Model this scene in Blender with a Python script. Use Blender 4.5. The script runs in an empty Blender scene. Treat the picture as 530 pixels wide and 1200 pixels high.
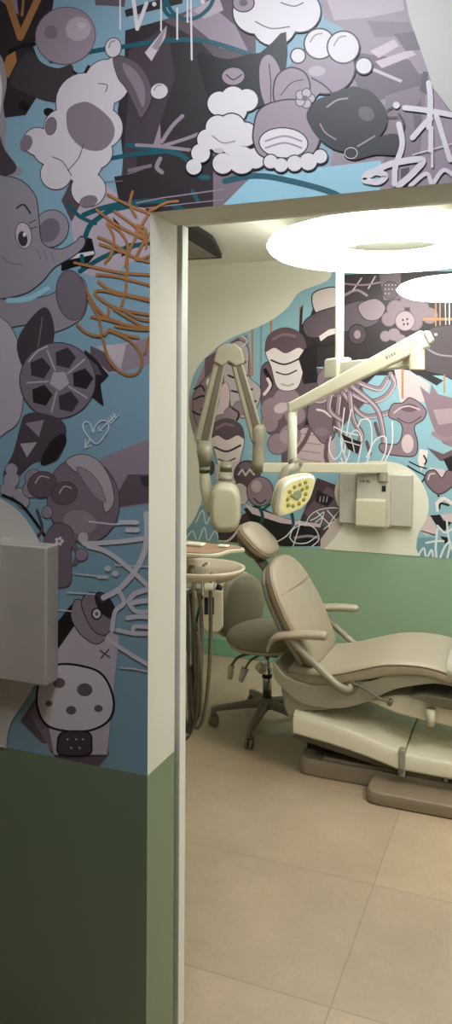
import bpy, bmesh, math, random
from mathutils import Vector, Matrix
from mathutils.geometry import tessellate_polygon
random.seed(7)
C = bpy.context.scene.collection
SC = bpy.context.scene
pi = math.pi
# ------------------------------------------------------------------ camera
YAW = math.radians(21.9); ROLL = math.radians(0.3)
FPX = 920.0; CX, CY = 265.0, 477.0
EYE = Vector((0.881, -1.694, 1.65))
F_ = Vector((-math.sin(YAW), math.cos(YAW), 0))
R0 = Vector((math.cos(YAW), math.sin(YAW), 0)); U0 = Vector((0, 0, 1))
R_ = R0*math.cos(ROLL) + U0*math.sin(ROLL)
U_ = U0*math.cos(ROLL) - R0*math.sin(ROLL)
cd = bpy.data.cameras.new('camera'); cam = bpy.data.objects.new('camera', cd); C.objects.link(cam)
cd.sensor_fit = 'VERTICAL'; cd.sensor_height = 36; cd.lens = FPX/1200*36
cd.shift_y = -(600-CY)/1200; cd.clip_start = 0.02
M = Matrix.Identity(4)
for i in range(3):
    M[i][0] = R_[i]; M[i][1] = U_[i]; M[i][2] = -F_[i]; M[i][3] = EYE[i]
cam.matrix_world = M
SC.camera = cam

def ray(px, py):
    return F_ + R_*((px-CX)/FPX) + U_*((CY-py)/FPX)
def onY(px, py, Y):
    d = ray(px, py); return EYE + d*((Y-EYE.y)/d.y)
def onZ(px, py, Z):
    d = ray(px, py); return EYE + d*((Z-EYE.z)/d.z)
def onD(px, py, D):
    return EYE + ray(px, py)*D

# ------------------------------------------------------------------ colours and materials
def lin(c):
    r = []
    for v in c[:3]:
        v = v/255.0
        r.append(v/12.92 if v <= 0.04045 else ((v+0.055)/1.055)**2.4)
    return tuple(r) + (1.0,)
def mat(name, rgb, rough=0.5, metal=0.0, bump=0.0, bscale=200, var=0.0, vscale=3.0, coat=0.0):
    m = bpy.data.materials.new(name); m.use_nodes = True
    nt = m.node_tree; b = nt.nodes['Principled BSDF']
    b.inputs['Base Color'].default_value = lin(rgb)
    b.inputs['Roughness'].default_value = rough
    b.inputs['Metallic'].default_value = metal
    if coat: b.inputs['Coat Weight'].default_value = coat
    tc = nt.nodes.new('ShaderNodeTexCoord')
    if var:
        n = nt.nodes.new('ShaderNodeTexNoise'); n.inputs['Scale'].default_value = vscale; n.inputs['Detail'].default_value = 4
        nt.links.new(tc.outputs['Object'], n.inputs['Vector'])
        mx = nt.nodes.new('ShaderNodeMix'); mx.data_type = 'RGBA'
        a = lin([max(0, v*(1-var)) for v in rgb]); c2 = lin([min(255, v*(1+var)) for v in rgb])
        mx.inputs[6].default_value = a; mx.inputs[7].default_value = c2
        nt.links.new(n.outputs['Fac'], mx.inputs[0]); nt.links.new(mx.outputs[2], b.inputs['Base Color'])
    if bump:
        n2 = nt.nodes.new('ShaderNodeTexNoise'); n2.inputs['Scale'].default_value = bscale; n2.inputs['Detail'].default_value = 3
        nt.links.new(tc.outputs['Object'], n2.inputs['Vector'])
        bp = nt.nodes.new('ShaderNodeBump'); bp.inputs['Strength'].default_value = bump; bp.inputs['Distance'].default_value = 0.002
        nt.links.new(n2.outputs['Fac'], bp.inputs['Height']); nt.links.new(bp.outputs[0], b.inputs['Normal'])
    return m
def emit(name, rgb, s):
    m = bpy.data.materials.new(name); m.use_nodes = True
    b = m.node_tree.nodes['Principled BSDF']
    b.inputs['Base Color'].default_value = lin(rgb)
    b.inputs['Emission Color'].default_value = lin(rgb); b.inputs['Emission Strength'].default_value = s
    return m
G_TOP = 0.756
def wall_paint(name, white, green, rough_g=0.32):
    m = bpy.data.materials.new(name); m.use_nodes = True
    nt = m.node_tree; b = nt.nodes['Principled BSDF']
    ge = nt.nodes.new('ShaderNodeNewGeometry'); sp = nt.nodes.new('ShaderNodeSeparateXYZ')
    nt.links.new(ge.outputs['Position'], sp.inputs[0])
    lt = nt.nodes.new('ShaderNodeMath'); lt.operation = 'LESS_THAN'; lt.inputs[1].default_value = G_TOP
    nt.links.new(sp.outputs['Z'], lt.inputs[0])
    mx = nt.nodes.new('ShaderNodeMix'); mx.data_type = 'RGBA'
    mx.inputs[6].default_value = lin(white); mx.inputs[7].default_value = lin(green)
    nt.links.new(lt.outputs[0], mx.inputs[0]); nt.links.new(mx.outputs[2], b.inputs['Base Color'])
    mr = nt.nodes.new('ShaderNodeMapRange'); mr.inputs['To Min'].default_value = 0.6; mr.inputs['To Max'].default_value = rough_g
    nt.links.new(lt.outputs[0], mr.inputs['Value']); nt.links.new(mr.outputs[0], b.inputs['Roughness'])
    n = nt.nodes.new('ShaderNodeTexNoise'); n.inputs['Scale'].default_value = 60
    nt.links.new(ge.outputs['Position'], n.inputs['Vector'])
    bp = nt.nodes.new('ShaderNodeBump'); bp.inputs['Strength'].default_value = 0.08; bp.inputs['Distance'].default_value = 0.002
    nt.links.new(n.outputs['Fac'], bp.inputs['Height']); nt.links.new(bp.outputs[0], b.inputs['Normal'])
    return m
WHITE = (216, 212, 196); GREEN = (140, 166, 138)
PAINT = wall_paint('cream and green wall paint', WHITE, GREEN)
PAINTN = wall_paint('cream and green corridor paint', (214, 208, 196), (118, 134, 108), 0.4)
CEIL = mat('cream ceiling paint', (228, 222, 205), 0.8)
CREAM = mat('cream plastic', (214, 206, 182), 0.38, bump=0.03)
CREAM2 = mat('warm cream plastic', (196, 186, 160), 0.4)
GREYP = mat('grey beige plastic panel', (182, 174, 162), 0.42, var=0.04, vscale=8)
LEATH = mat('taupe leatherette', (152, 138, 117), 0.42, bump=0.25, bscale=350, var=0.05, vscale=6)
LEATH_T = mat('taupe leatherette piping', (138, 118, 96), 0.45)
STOOLM = mat('olive taupe stool leatherette', (136, 126, 104), 0.5, bump=0.2, bscale=350, var=0.05)
PLAST = mat('taupe plastic', (150, 141, 122), 0.35)
DARKP = mat('dark grey brown plastic', (104, 94, 78), 0.45)
BASEM = mat('taupe base plate plastic', (128, 112, 92), 0.45, var=0.04)
BLACKM = mat('black rubber', (22, 21, 20), 0.6)
CHROME = mat('chrome', (210, 208, 200), 0.15, 1.0)
STEEL = mat('brushed steel', (150, 145, 135), 0.35, 1.0)
WHITEP = mat('white enamel', (226, 222, 204), 0.3)
TRAYM = mat('brown tray mat', (160, 124, 98), 0.4, var=0.05)
HOSE = mat('grey brown hose', (98, 86, 70), 0.45)
HOSE2 = mat('dark hose', (66, 58, 48), 0.45)
NAVY = mat('dark blue gauge window', (26, 24, 52), 0.2)
DOORM = mat('white door laminate', (226, 224, 214), 0.35)
GREYTXT = mat('grey printed lettering', (120, 116, 108), 0.6)
CLEARP = mat('clear foot cover plastic', (190, 182, 168), 0.08); CLEARP.node_tree.nodes['Principled BSDF'].inputs['Alpha'].default_value = 0.5

def floor_mat():
    m = bpy.data.materials.new('beige stone floor tiles'); m.use_nodes = True
    nt = m.node_tree; b = nt.nodes['Principled BSDF']; N = nt.nodes.new; L = nt.links.new
    tc = N('ShaderNodeNewGeometry')
    mp = N('ShaderNodeMapping'); mp.inputs['Location'].default_value = (-0.35+12.0, -0.42+6.0, 0)
    L(tc.outputs['Position'], mp.inputs['Vector'])
    br = N('ShaderNodeTexBrick'); br.offset = 0.0; br.offset_frequency = 1; br.squash = 1
    br.inputs['Scale'].default_value = 1.0; br.inputs['Brick Width'].default_value = 1.2; br.inputs['Row Height'].default_value = 0.6
    br.inputs['Mortar Size'].default_value = 0.0022; br.inputs['Mortar Smooth'].default_value = 0.3
    br.inputs['Color1'].default_value = lin((170, 150, 127)); br.inputs['Color2'].default_value = lin((178, 157, 132))
    br.inputs['Mortar'].default_value = lin((146, 128, 108))
    L(mp.outputs[0], br.inputs['Vector'])
    n = N('ShaderNodeTexNoise'); n.inputs['Scale'].default_value = 2.2; n.inputs['Detail'].default_value = 8; n.inputs['Roughness'].default_value = 0.65
    L(tc.outputs['Position'], n.inputs['Vector'])
    cr = N('ShaderNodeValToRGB'); cr.color_ramp.elements[0].position = 0.3; cr.color_ramp.elements[1].position = 0.75
    cr.color_ramp.elements[0].color = (0.78, 0.77, 0.75, 1); cr.color_ramp.elements[1].color = (1.05, 1.04, 1.02, 1)
    L(n.outputs['Fac'], cr.inputs[0])
    n3 = N('ShaderNodeTexNoise'); n3.inputs['Scale'].default_value = 60; n3.inputs['Detail'].default_value = 5
    L(tc.outputs['Position'], n3.inputs['Vector'])
    cr3 = N('ShaderNodeValToRGB'); cr3.color_ramp.elements[0].color = (0.88, 0.88, 0.87, 1); cr3.color_ramp.elements[1].color = (1.06, 1.06, 1.05, 1)
    L(n3.outputs['Fac'], cr3.inputs[0])
    m1 = N('ShaderNodeMix'); m1.data_type = 'RGBA'; m1.blend_type = 'MULTIPLY'; m1.inputs[0].default_value = 1
    L(br.outputs['Color'], m1.inputs[6]); L(cr.outputs[0], m1.inputs[7])
    m2 = N('ShaderNodeMix'); m2.data_type = 'RGBA'; m2.blend_type = 'MULTIPLY'; m2.inputs[0].default_value = 1
    L(m1.outputs[2], m2.inputs[6]); L(cr3.outputs[0], m2.inputs[7])
    L(m2.outputs[2], b.inputs['Base Color']); b.inputs['Roughness'].default_value = 0.34
    bp = N('ShaderNodeBump'); bp.inputs['Strength'].default_value = 0.15; bp.inputs['Distance'].default_value = 0.001
    L(n3.outputs['Fac'], bp.inputs['Height']); L(bp.outputs[0], b.inputs['Normal'])
    return m
FLOOR = floor_mat()

# ------------------------------------------------------------------ object helpers
WL = {}
def empty(name, loc, label, cat, group=None):
    o = bpy.data.objects.new(name, None); C.objects.link(o); o.empty_display_size = 0.1
    o.location = loc; WL[o.name] = Vector(loc)
    o['label'] = label; o['category'] = cat
    if group: o['group'] = group
    return o
def tag(o, label, cat, group=None):
    o['label'] = label; o['category'] = cat
    if group: o['group'] = group
    return o
class MB:
    def __init__(s): s.bm = bmesh.new()
    def rings(s, rs, cap0=True, cap1=True, closed=True):
        vs = [[s.bm.verts.new(p) for p in r] for r in rs]
        n = len(rs[0])
        for a, b in zip(vs, vs[1:]):
            for i in range(n if closed else n-1):
                j = (i+1) % n
                s.bm.faces.new((a[i], a[j], b[j], b[i]))
        if cap0: s.bm.faces.new(list(reversed(vs[0])))
        if cap1: s.bm.faces.new(vs[-1])
        return s
    def tube(s, pts, r, n=12, smooth=0, cap=True):
        pts = [Vector(p) for p in pts]
        if smooth:
            k0 = len(pts); pts = crom(pts, smooth)
        if isinstance(r, (int, float)): rr = [r]*len(pts)
        else:
            rr = []
            for i in range(len(pts)):
                t = i/(len(pts)-1)*(len(r)-1); k = min(int(t), len(r)-2); rr.append(r[k]*(1-(t-k))+r[k+1]*(t-k))
        rs = []; up = None
        for i, p in enumerate(pts):
            d = (pts[min(i+1, len(pts)-1)]-pts[max(i-1, 0)]).normalized()
            if up is None:
                up = d.orthogonal().normalized()
            up = (up - d*up.dot(d)).normalized(); sd = d.cross(up)
            rs.append([p + (up*math.cos(2*pi*k/n)+sd*math.sin(2*pi*k/n))*rr[i] for k in range(n)])
        return s.rings(rs, cap, cap)
    def box(s, lo, hi, T=None):
        lo, hi = Vector(lo), Vector(hi)
        vs = []
        for z in (lo.z, hi.z):
            for x, y in ((lo.x, lo.y), (hi.x, lo.y), (hi.x, hi.y), (lo.x, hi.y)):
                p = Vector((x, y, z)); vs.append(s.bm.verts.new(T @ p if T else p))
        for f in ((3, 2, 1, 0), (4, 5, 6, 7), (0, 1, 5, 4), (1, 2, 6, 5), (2, 3, 7, 6), (3, 0, 4, 7)):
            s.bm.faces.new([vs[i] for i in f])
        return s
    def prism(s, pts, vec):
        """polygon (3D points) extruded along vec"""
        vec = Vector(vec)
        return s.rings([[Vector(p) for p in pts], [Vector(p)+vec for p in pts]])
    def lathe(s, prof, c, axis=(0, 0, 1), n=32, caps=True):
        ax = Vector(axis).normalized(); u = ax.orthogonal().normalized(); v = ax.cross(u); c = Vector(c)
        return s.rings([[c + ax*h + (u*math.cos(2*pi*k/n)+v*math.sin(2*pi*k/n))*max(r, 1e-4) for k in range(n)] for r, h in prof], caps, caps)
    def beam(s, a, b, w, h, up=(0, 0, 1), w1=None, h1=None):
        a, b = Vector(a), Vector(b); d = (b-a).normalized(); up = Vector(up); up = (up-d*up.dot(d)).normalized(); sd = d.cross(up)
        w1 = w1 or w; h1 = h1 or h
        def ring(p, w, h):
            o = []
            for sx, sy in ((-1, -1), (1, -1), (1, 1), (-1, 1)):
                o.append(p + sd*sx*w/2 + up*sy*h/2)
            return o
        return s.rings([ring(a, w, h), ring(b, w1, h1)])
    def build(s, name, m, parent=None, bevel=0, seg=3, smooth=True, sub=0, kind=None, label=None):
        bmesh.ops.recalc_face_normals(s.bm, faces=s.bm.faces)
        me = bpy.data.meshes.new(name)
        co = [v.co for v in s.bm.verts]
        lo = Vector([min(c[i] for c in co) for i in range(3)]); hi = Vector([max(c[i] for c in co) for i in range(3)])
        c = (lo+hi)/2; c.z = lo.z
        for v in s.bm.verts: v.co -= c
        s.bm.to_mesh(me); s.bm.free()
        o = bpy.data.objects.new(name, me); C.objects.link(o)
        me.materials.append(m)
        if smooth:
            for p in me.polygons: p.use_smooth = True
        if parent: o.parent = parent; o.location = c - WL[parent.name]
        else: o.location = c
        WL[o.name] = c
        if bevel:
            b = o.modifiers.new('b', 'BEVEL'); b.width = bevel; b.segments = seg; b.limit_method = 'ANGLE'; b.angle_limit = 0.6
        if sub:
            q = o.modifiers.new('s', 'SUBSURF'); q.levels = sub; q.render_levels = sub
        if smooth and not sub:
            try:
                w = o.modifiers.new('w', 'WEIGHTED_NORMAL')
                me.set_sharp_from_angle(angle=math.radians(40))
            except Exception: pass
        if kind: o['kind'] = kind
        if label: o['label'] = label
        return o
def crom(p, k, closed=False):
    out = []; n = len(p)
    rng = range(n if closed else n-1)
    for i in rng:
        if closed: a, b, c, d = p[(i-1) % n], p[i], p[(i+1) % n], p[(i+2) % n]
        else: a, b, c, d = p[max(i-1, 0)], p[i], p[i+1], p[min(i+2, n-1)]
        for j in range(k):
            t = j/k
            out.append(0.5*((2*b)+(c-a)*t+(2*a-5*b+4*c-d)*t*t+(3*b-a-3*c+d)*t**3))
    if not closed: out.append(p[-1])
    return out

# ------------------------------------------------------------------ room shell
CEIL_Z = 2.6; FAR = 3.14; WT = 0.15; HEAD = 2.12; XL, XR = -1.95, 2.3; CCZ = 2.86; OPR = 1.05
o = MB().box((-3.2, -3.6, -0.1), (3.2, FAR+0.15, 0)).build('floor', FLOOR, kind='structure', smooth=False)
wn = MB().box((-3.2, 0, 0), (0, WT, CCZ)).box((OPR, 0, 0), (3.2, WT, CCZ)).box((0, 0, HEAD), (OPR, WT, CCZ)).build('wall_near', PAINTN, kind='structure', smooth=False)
MB().box((-3.2, FAR, 0), (3.2, FAR+0.15, CCZ)).build('wall_far', PAINT, kind='structure', smooth=False)
wf = bpy.data.objects['wall_far']
MB().box((XL-0.15, WT, 0), (XL, FAR, CCZ)).build('wall_left', PAINT, kind='structure', smooth=False)
MB().box((XR, WT, 0), (XR+0.15, FAR, CCZ)).build('wall_right', PAINT, kind='structure', smooth=False)
MB().box((XL, WT, CEIL_Z), (XR, FAR, CEIL_Z+0.1)).build('ceiling', CEIL, kind='structure', smooth=False)
MB().box((-3.2, -3.6, CCZ), (3.2, WT, CCZ+0.1)).build('ceiling_corridor', CEIL, kind='structure', smooth=False)
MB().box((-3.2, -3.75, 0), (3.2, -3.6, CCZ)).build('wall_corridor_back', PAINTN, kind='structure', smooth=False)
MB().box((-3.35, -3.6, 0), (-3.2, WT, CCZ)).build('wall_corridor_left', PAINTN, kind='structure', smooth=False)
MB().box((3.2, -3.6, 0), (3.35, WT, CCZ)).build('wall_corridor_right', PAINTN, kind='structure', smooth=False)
MB().box((XL, FAR-0.014, 0), (XR, FAR, 0.112)).build('baseboard_far', mat('green baseboard', (118, 160, 132), 0.25), kind='structure', bevel=0.005, smooth=True)
MB().box((-1.05, WT+0.033, 0.004), (0.0, WT+0.07, 2.13)).build('door_1', DOORM, kind='structure', bevel=0.002, smooth=True)
MB().box((-1.2, WT, 2.135), (1.9, WT+0.085, 2.2)).build('trim_1', DOORM, kind='structure', bevel=0.003)

# ------------------------------------------------------------------ mural painter: flat paint layers lying on the wall plane
class Mural:
    def __init__(s, plane, clips, step=0.000009):
        s.Y = plane; s.clips = clips; s.step = step; s.k = 1; s.v = []; s.f = []; s.c = []
    def w(s, p):
        q = onY(p[0], p[1], s.Y); return (q.x, q.z)
    def tri(s, a, b, c, col, y):
        for (x0, z0, x1, z1) in s.clips:
            P = [a, b, c]
            for ax, lim, sg in ((0, x0, 1), (0, x1, -1), (1, z0, 1), (1, z1, -1)):
                Q = []
                for i in range(len(P)):
                    p, q = P[i], P[(i+1) % len(P)]
                    ip = (p[ax]-lim)*sg >= 0; iq = (q[ax]-lim)*sg >= 0
                    if ip: Q.append(p)
                    if ip != iq:
                        t = (lim-p[ax])/(q[ax]-p[ax]); Q.append((p[0]+(q[0]-p[0])*t, p[1]+(q[1]-p[1])*t))
                P = Q
                if len(P) < 3: break
            if len(P) < 3: continue
            ar = sum(P[i][0]*P[(i+1) % len(P)][1]-P[(i+1) % len(P)][0]*P[i][1] for i in range(len(P)))
            if abs(ar) < 1e-10: continue
            if ar < 0: P = P[::-1]
            n = len(s.v); s.v += [(p[0], y, p[1]) for p in P]; s.f.append(list(range(n, n+len(P)))); s.c.append(col)
    def lay(s):
        s.k += 1; return s.Y - s.k*s.step
    def poly(s, col, pts, smooth=0, world=False):
        pts = [Vector(p) for p in pts]
        if smooth: pts = crom(pts, smooth, True)
        y = s.lay()
        W = [s.w(p) for p in pts] if not world else [tuple(p) for p in pts]
        T = tessellate_polygon([[Vector((p[0], p[1], 0)) for p in W]])
        for t in T: s.tri(W[t[0]], W[t[1]], W[t[2]], col, y)
    def blob(s, col, pts, ol=None, w=1.2, k=6):
        s.poly(col, pts, k)
        if ol: s.line(ol, w, list(pts)+[pts[0]], k, closed=True)
    def ell(s, col, cx, cy, rx, ry, rot=0, ol=None, w=1.2):
        a = math.radians(rot)
        n = 28
        P = [(cx+rx*math.cos(t)*math.cos(a)-ry*math.sin(t)*math.sin(a), cy+rx*math.cos(t)*math.sin(a)+ry*math.sin(t)*math.cos(a)) for t in [2*pi*i/n for i in range(n)]]
        if ol:
            P2 = [(cx+(rx+w)*math.cos(t)*math.cos(a)-(ry+w)*math.sin(t)*math.sin(a), cy+(rx+w)*math.cos(t)*math.sin(a)+(ry+w)*math.sin(t)*math.cos(a)) for t in [2*pi*i/n for i in range(n)]]
            s.poly(ol, P2)
        s.poly(col, P)
    def line(s, col, w, pts, k=6, closed=False):
        if not k and len(pts) > 2:
            for a, b in zip(pts, pts[1:]): s.line(col, w, [a, b], 0)
            return
        P = [Vector(p) for p in pts]
        if closed: P = P[:-1]
        if k: P = crom(P, k, closed)
        if closed: P = P + [P[0]]
        n = len(P); Lp = []; Rp = []
        for i in range(n):
            if closed and i in (0, n-1): d = P[1]-P[n-2]
            else: d = P[min(i+1, n-1)]-P[max(i-1, 0)]
            if d.length < 1e-6: d = Vector((1, 0))
            d.normalize(); nn = Vector((-d.y, d.x))*w/2
            Lp.append(P[i]+nn); Rp.append(P[i]-nn)
        y = s.lay()
        for i in range(n-1):
            a, b, c, d = s.w(Lp[i]), s.w(Rp[i]), s.w(Rp[i+1]), s.w(Lp[i+1])
            yy = y - (i % 2)*s.step*0.3
            s.tri(a, b, c, col, yy); s.tri(a, c, d, col, yy)
        if not closed and w > 0.8:
            for e in (0, n-1):
                cc = P[e]; m = 10
                q = [s.w((cc.x+w/2*math.cos(2*pi*i/m), cc.y+w/2*math.sin(2*pi*i/m))) for i in range(m)]
                for i in range(1, m-1): s.tri(q[0], q[i], q[i+1], col, y-s.step*0.6)
    def cloud(s, col, ol, w, circles):
        y = None
        for x, yy, r in circles: s.ell(ol, x, yy, r+w, r+w)
        for x, yy, r in circles: s.ell(col, x, yy, r, r)
    def build(s, name, parent, label):
        me = bpy.data.meshes.new(name); me.from_pydata(s.v, [], s.f)
        at = me.color_attributes.new('paint', 'FLOAT_COLOR', 'CORNER')
        i = 0
        for f, c in zip(s.f, s.c):
            L = lin(c)
            for _ in f: at.data[i].color = L; i += 1
        m = bpy.data.materials.new(name+' vinyl'); m.use_nodes = True
        nt = m.node_tree; b = nt.nodes['Principled BSDF']; b.inputs['Roughness'].default_value = 0.45
        a = nt.nodes.new('ShaderNodeAttribute'); a.attribute_name = 'paint'
        nt.links.new(a.outputs['Color'], b.inputs['Base Color'])
        me.materials.append(m)
        o = bpy.data.objects.new(name, me); C.objects.link(o)
        o.parent = parent; o.location = -WL[parent.name]; WL[o.name] = Vector((0, 0, 0)); o['label'] = label
        return o
BL = (130, 162, 178); MV = (150, 133, 144); LM = (178, 163, 173); PM = (196, 182, 188); DK = (44, 37, 41); DM = (100, 84, 93); WH = (216, 208, 210)
BK = (16, 14, 16); TL = (18, 84, 96); OR = (168, 116, 70); LB = (150, 196, 212); MD = (126, 110, 120); PK = (200, 178, 186)

# ---- near wall mural
N = Mural(0.0, [(-3.0, G_TOP, 0.0, CCZ), (0.0, HEAD, 1.9, CCZ)])
N.poly(BL, [(-3.0, 0.7), (1.9, 0.7), (1.9, 2.86), (-3.0, 2.86)], world=True)
p = N.poly
p(MV, [(-10, -20), (60, -20), (45, 40), (20, 110), (-10, 130)])
p(DK, [(18, -20), (66, -20), (60, 20), (34, 60), (22, 20)])
p(DK, [(0, 0), (25, 20), (55, 95), (30, 135), (-10, 140)])
p(DM, [(108, -20), (150, -20), (146, 8), (112, 6)])
p(DK, [(147, 33), (200, 21), (236, 48), (262, 70), (262, 250), (165, 250), (150, 236), (138, 130), (146, 75)])
p(MV, [(165, 196), (178, 150), (186, 100), (192, 250), (150, 250), (142, 225)])
p((66, 56, 62), [(150, 60), (196, 30), (205, 90), (178, 175), (168, 240), (140, 236), (150, 120)])
p((90, 76, 84), [(190, 24), (262, -20), (300, -20), (300, 70), (262, 78), (232, 46)])
p(MV, [(214, 20), (240, 0), (276, 30), (292, 62), (258, 56)])
p(LM, [(226, 12), (256, -6), (262, 12), (240, 22)])
p(BL, [(150, -20), (262, -20), (236, 6), (196, 22), (146, 36)])
p(DK, [(146, 12), (196, -4), (214, -4), (214, 4), (148, 20)])
p(MD, [(214, 236), (262, 150), (300, 160), (300, 240), (220, 250)])
# right-hand lavender facets over the doorway
p(MV, [(372, -20), (480, -20), (540, 140), (540, 230), (380, 235), (400, 120)])
p(DM, [(404, 60), (480, 70), (500, 100), (470, 118), (420, 104)])
p(LM, [(376, -20), (470, -20), (474, 12), (436, 20), (392, 24)])
p(MD, [(430, 24), (480, 26), (486, 42), (440, 44)])
p(PK, [(434, 60), (462, 46), (468, 54), (444, 68)])
p(PK, [(440, 72), (482, 58), (488, 64), (448, 80)])
p(DM, [(462, 40), (490, 36), (498, 58), (476, 60)])
p(DM, [(430, 90), (502, 86), (498, 96), (440, 120)])
p(PM, [(432, 77), (472, 94), (470, 97), (434, 82)])
p(MD, [(452, 112), (500, 98), (492, 190), (450, 200)])
p((78, 64, 72), [(496, 84), (502, 84), (502, 112), (492, 106)])
p(DM, [(484, 130), (494, 116), (494, 148), (486, 152)])
p((78, 64, 72), [(470, 198), (480, 196), (478, 222), (470, 222)])
p(LB, [(262, 240), (300, 202), (380, 196), (446, 188), (452, 205), (438, 240)])
p(BL, [(380, 22), (404, 34), (398, 60), (370, 40)])
# doorway-side background left of the opening
p(LM, [(82, 232), (110, 206), (135, 225), (180, 245), (180, 300), (150, 306), (130, 330), (96, 320), (84, 270)])
p(DK, [(160, 178), (250, 176), (250, 245), (178, 252), (160, 236)])
p(DK, [(134, 207), (180, 200), (180, 245), (140, 240)])
p(MD, [(150, 198), (178, 192), (178, 196), (150, 202)])
p(LM, [(140, 258), (180, 246), (180, 300), (140, 312)])
p((84, 70, 78), [(86, 206), (72, 235), (84, 260), (98, 232)])
p(BK, [(94, 276), (108, 280), (112, 298), (104, 308), (72, 318), (72, 306), (92, 296)])
p(WH, [(74, 300), (110, 294), (111, 298), (74, 306)])
p(BK, [(132, 254), (140, 262), (141, 272), (136, 268)])
p(BK, [(146, 288), (154, 284), (150, 296), (142, 302)])
p(BL, [(150, 312), (180, 300), (180, 352), (96, 352), (110, 330)])
p(LM, [(128, 405), (180, 395), (176, 450), (150, 442), (108, 432)])
p(DM, [(106, 405), (124, 414), (140, 434), (128, 436), (106, 418)])
p(PM, [(112, 406), (148, 402), (142, 430), (126, 414)])
p(MV, [(148, 404), (180, 394), (180, 420), (158, 452), (142, 432)])
p(BL, [(136, 438), (190, 422), (190, 500), (130, 500)])
p(MV, [(118, 537), (182, 512), (182, 590), (120, 598)])
p(DM, [(150, 556), (182, 556), (182, 588), (128, 596)])
p((64, 54, 60), [(164, 558), (182, 558), (178, 572), (166, 568)])
p(DM, [(24, 845), (60, 790), (112, 800), (128, 884), (110, 905), (70, 892)])
p(MD, [(34, 836), (62, 802), (96, 820), (100, 870), (60, 880)])
p(BL, [(12, 905), (14, 862), (56, 872), (66, 905)])
# teal ribbons
l = N.line
l(TL, 5.5, [(60, 72), (110, 60), (150, 54), (190, 48), (240, 48), (300, 66)])
l(TL, 4.5, [(195, 0), (202, 14), (216, 22), (232, 20), (246, 8), (252, -6)])
l(TL, 5, [(197, -4), (192, 8), (198, 18), (205, 18)])
l(TL, 6, [(150, 170), (190, 176), (216, 184), (232, 205), (244, 208)])
l(TL, 5, [(110, 190), (150, 182), (190, 178)])
l(TL, 6, [(98, 252), (120, 244), (150, 238), (190, 236), (214, 246)])
l(TL, 5.5, [(94, 318), (120, 302), (150, 290), (180, 284)])
l(TL, 6, [(100, 278), (106, 264), (118, 254), (132, 246), (160, 240)])
l(TL, 5, [(96, 300), (98, 316)])
l(TL, 4.5, [(80, 240), (94, 254), (112, 262)])
l(TL, 5, [(226, 224), (232, 236)])
l(TL, 7, [(264, 212), (300, 206), (340, 212), (390, 226), (410, 240)])
l(MD, 1.5, [(150, 204), (168, 198)], 0); l(MD, 1.2, [(120, 214), (144, 212)], 0)
l(MV, 1.6, [(160, 238), (190, 232), (262, 222)], 0); l(MV, 1.2, [(170, 244), (262, 234)], 0)
l(MV, 4.5, [(190, 166), (202, 148), (214, 136)]); l(MV, 4, [(160, 170), (190, 172), (240, 178)])
l(MV, 4, [(188, 172), (220, 162), (250, 150)]); l(MV, 5, [(188, 186), (184, 196), (190, 202)])
# orange and white marks at the top left
l(OR, 8, [(8, -4), (16, 20), (24, 44), (34, 22), (46, -4)], 0)
l(OR, 3, [(28, -4), (26, 18)], 0)
p(OR, [(8, 66), (18, 60), (20, 72), (10, 92), (2, 84)])
l(WH, 1.8, [(141, -4), (141, 34)], 0); l(WH, 4.5, [(156, -6), (161, 34), (172, 4)], 0)
l(WH, 2, [(189, 0), (189, 36)], 0); l(WH, 2.2, [(208, 10), (208, 46)], 0); l(WH, 2.2, [(224, 0), (225, 70)], 0); l(WH, 2, [(220, 0), (220, 26)], 0)
N.ell(WH, 181, 5, 2.6, 2.6); l(WH, 4, [(236, -4), (238, 3)], 0)
# soft grey shape along the left edge
p((150, 142, 148), [(-20, 60), (-2, 62), (6, 78), (8, 100), (4, 124), (8, 150), (6, 170), (16, 190), (26, 200), (20, 206), (-20, 210)], 4)
p(WH, [(-20, 70), (-4, 76), (2, 96), (2, 120), (-4, 146), (-20, 150)], 4)
p((70, 60, 66), [(-20, 150), (-2, 156), (6, 176), (20, 196), (8, 206), (-20, 200)], 3)
# generic shapes: ball, pot
N.ell(MV, 77, 42, 35, 33, -20, DM, 1)
N.ell(LM, 92, 34, 15, 14, -20); N.ell(PM, 96, 30, 5, 4)
N.ell(MD, 60, 38, 8, 8)
N.poly((62, 54, 58), [(36, 60), (50, 74), (68, 80), (84, 76), (86, 90), (80, 116), (62, 120), (36, 112), (12, 98), (22, 74)], 5)
l(BK, 5, [(12, 60), (26, 54), (40, 52)]); l(BK, 3.4, [(86, 84), (96, 90), (104, 78)])
N.ell(BK, 28, 124, 7, 5, 30); N.ell(BK, 58, 132, 7, 5, 20)
# big puffy cloud where the long pale figure hangs
cl = (204, 194, 198); co = (60, 50, 56)
N.cloud(cl, co, 1.0, [(60, 172, 22), (44, 166, 16), (74, 150, 22), (100, 120, 34), (126, 96, 26), (138, 82, 16), (66, 204, 18), (96, 190, 24), (104, 222, 20), (120, 150, 24), (112, 178, 20)])
N.blob((128, 116, 124), [(82, 126), (104, 120), (130, 140), (134, 160), (120, 176), (98, 174), (82, 158), (78, 140)])
N.blob((96, 84, 92), [(134, 66), (158, 72), (174, 92), (178, 116), (166, 138), (158, 124), (148, 104), (138, 90)], co, 1)
N.blob((128, 116, 124), [(144, 74), (160, 84), (170, 104), (168, 126), (158, 104), (148, 88)])
N.ell(cl, 187, 107, 10, 9, -15, co, 1); l(MV, 1.6, [(181, 106), (184, 101), (189, 100)])
N.ell(cl, 133, 56, 9, 11, 8, co, 1); l(MV, 1.6, [(128, 56), (130, 50), (135, 48)])
N.poly(PM, [(170, 62), (196, 30), (194, 44), (178, 72)]); N.poly(MV, [(178, 56), (196, 30), (186, 60)])
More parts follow.
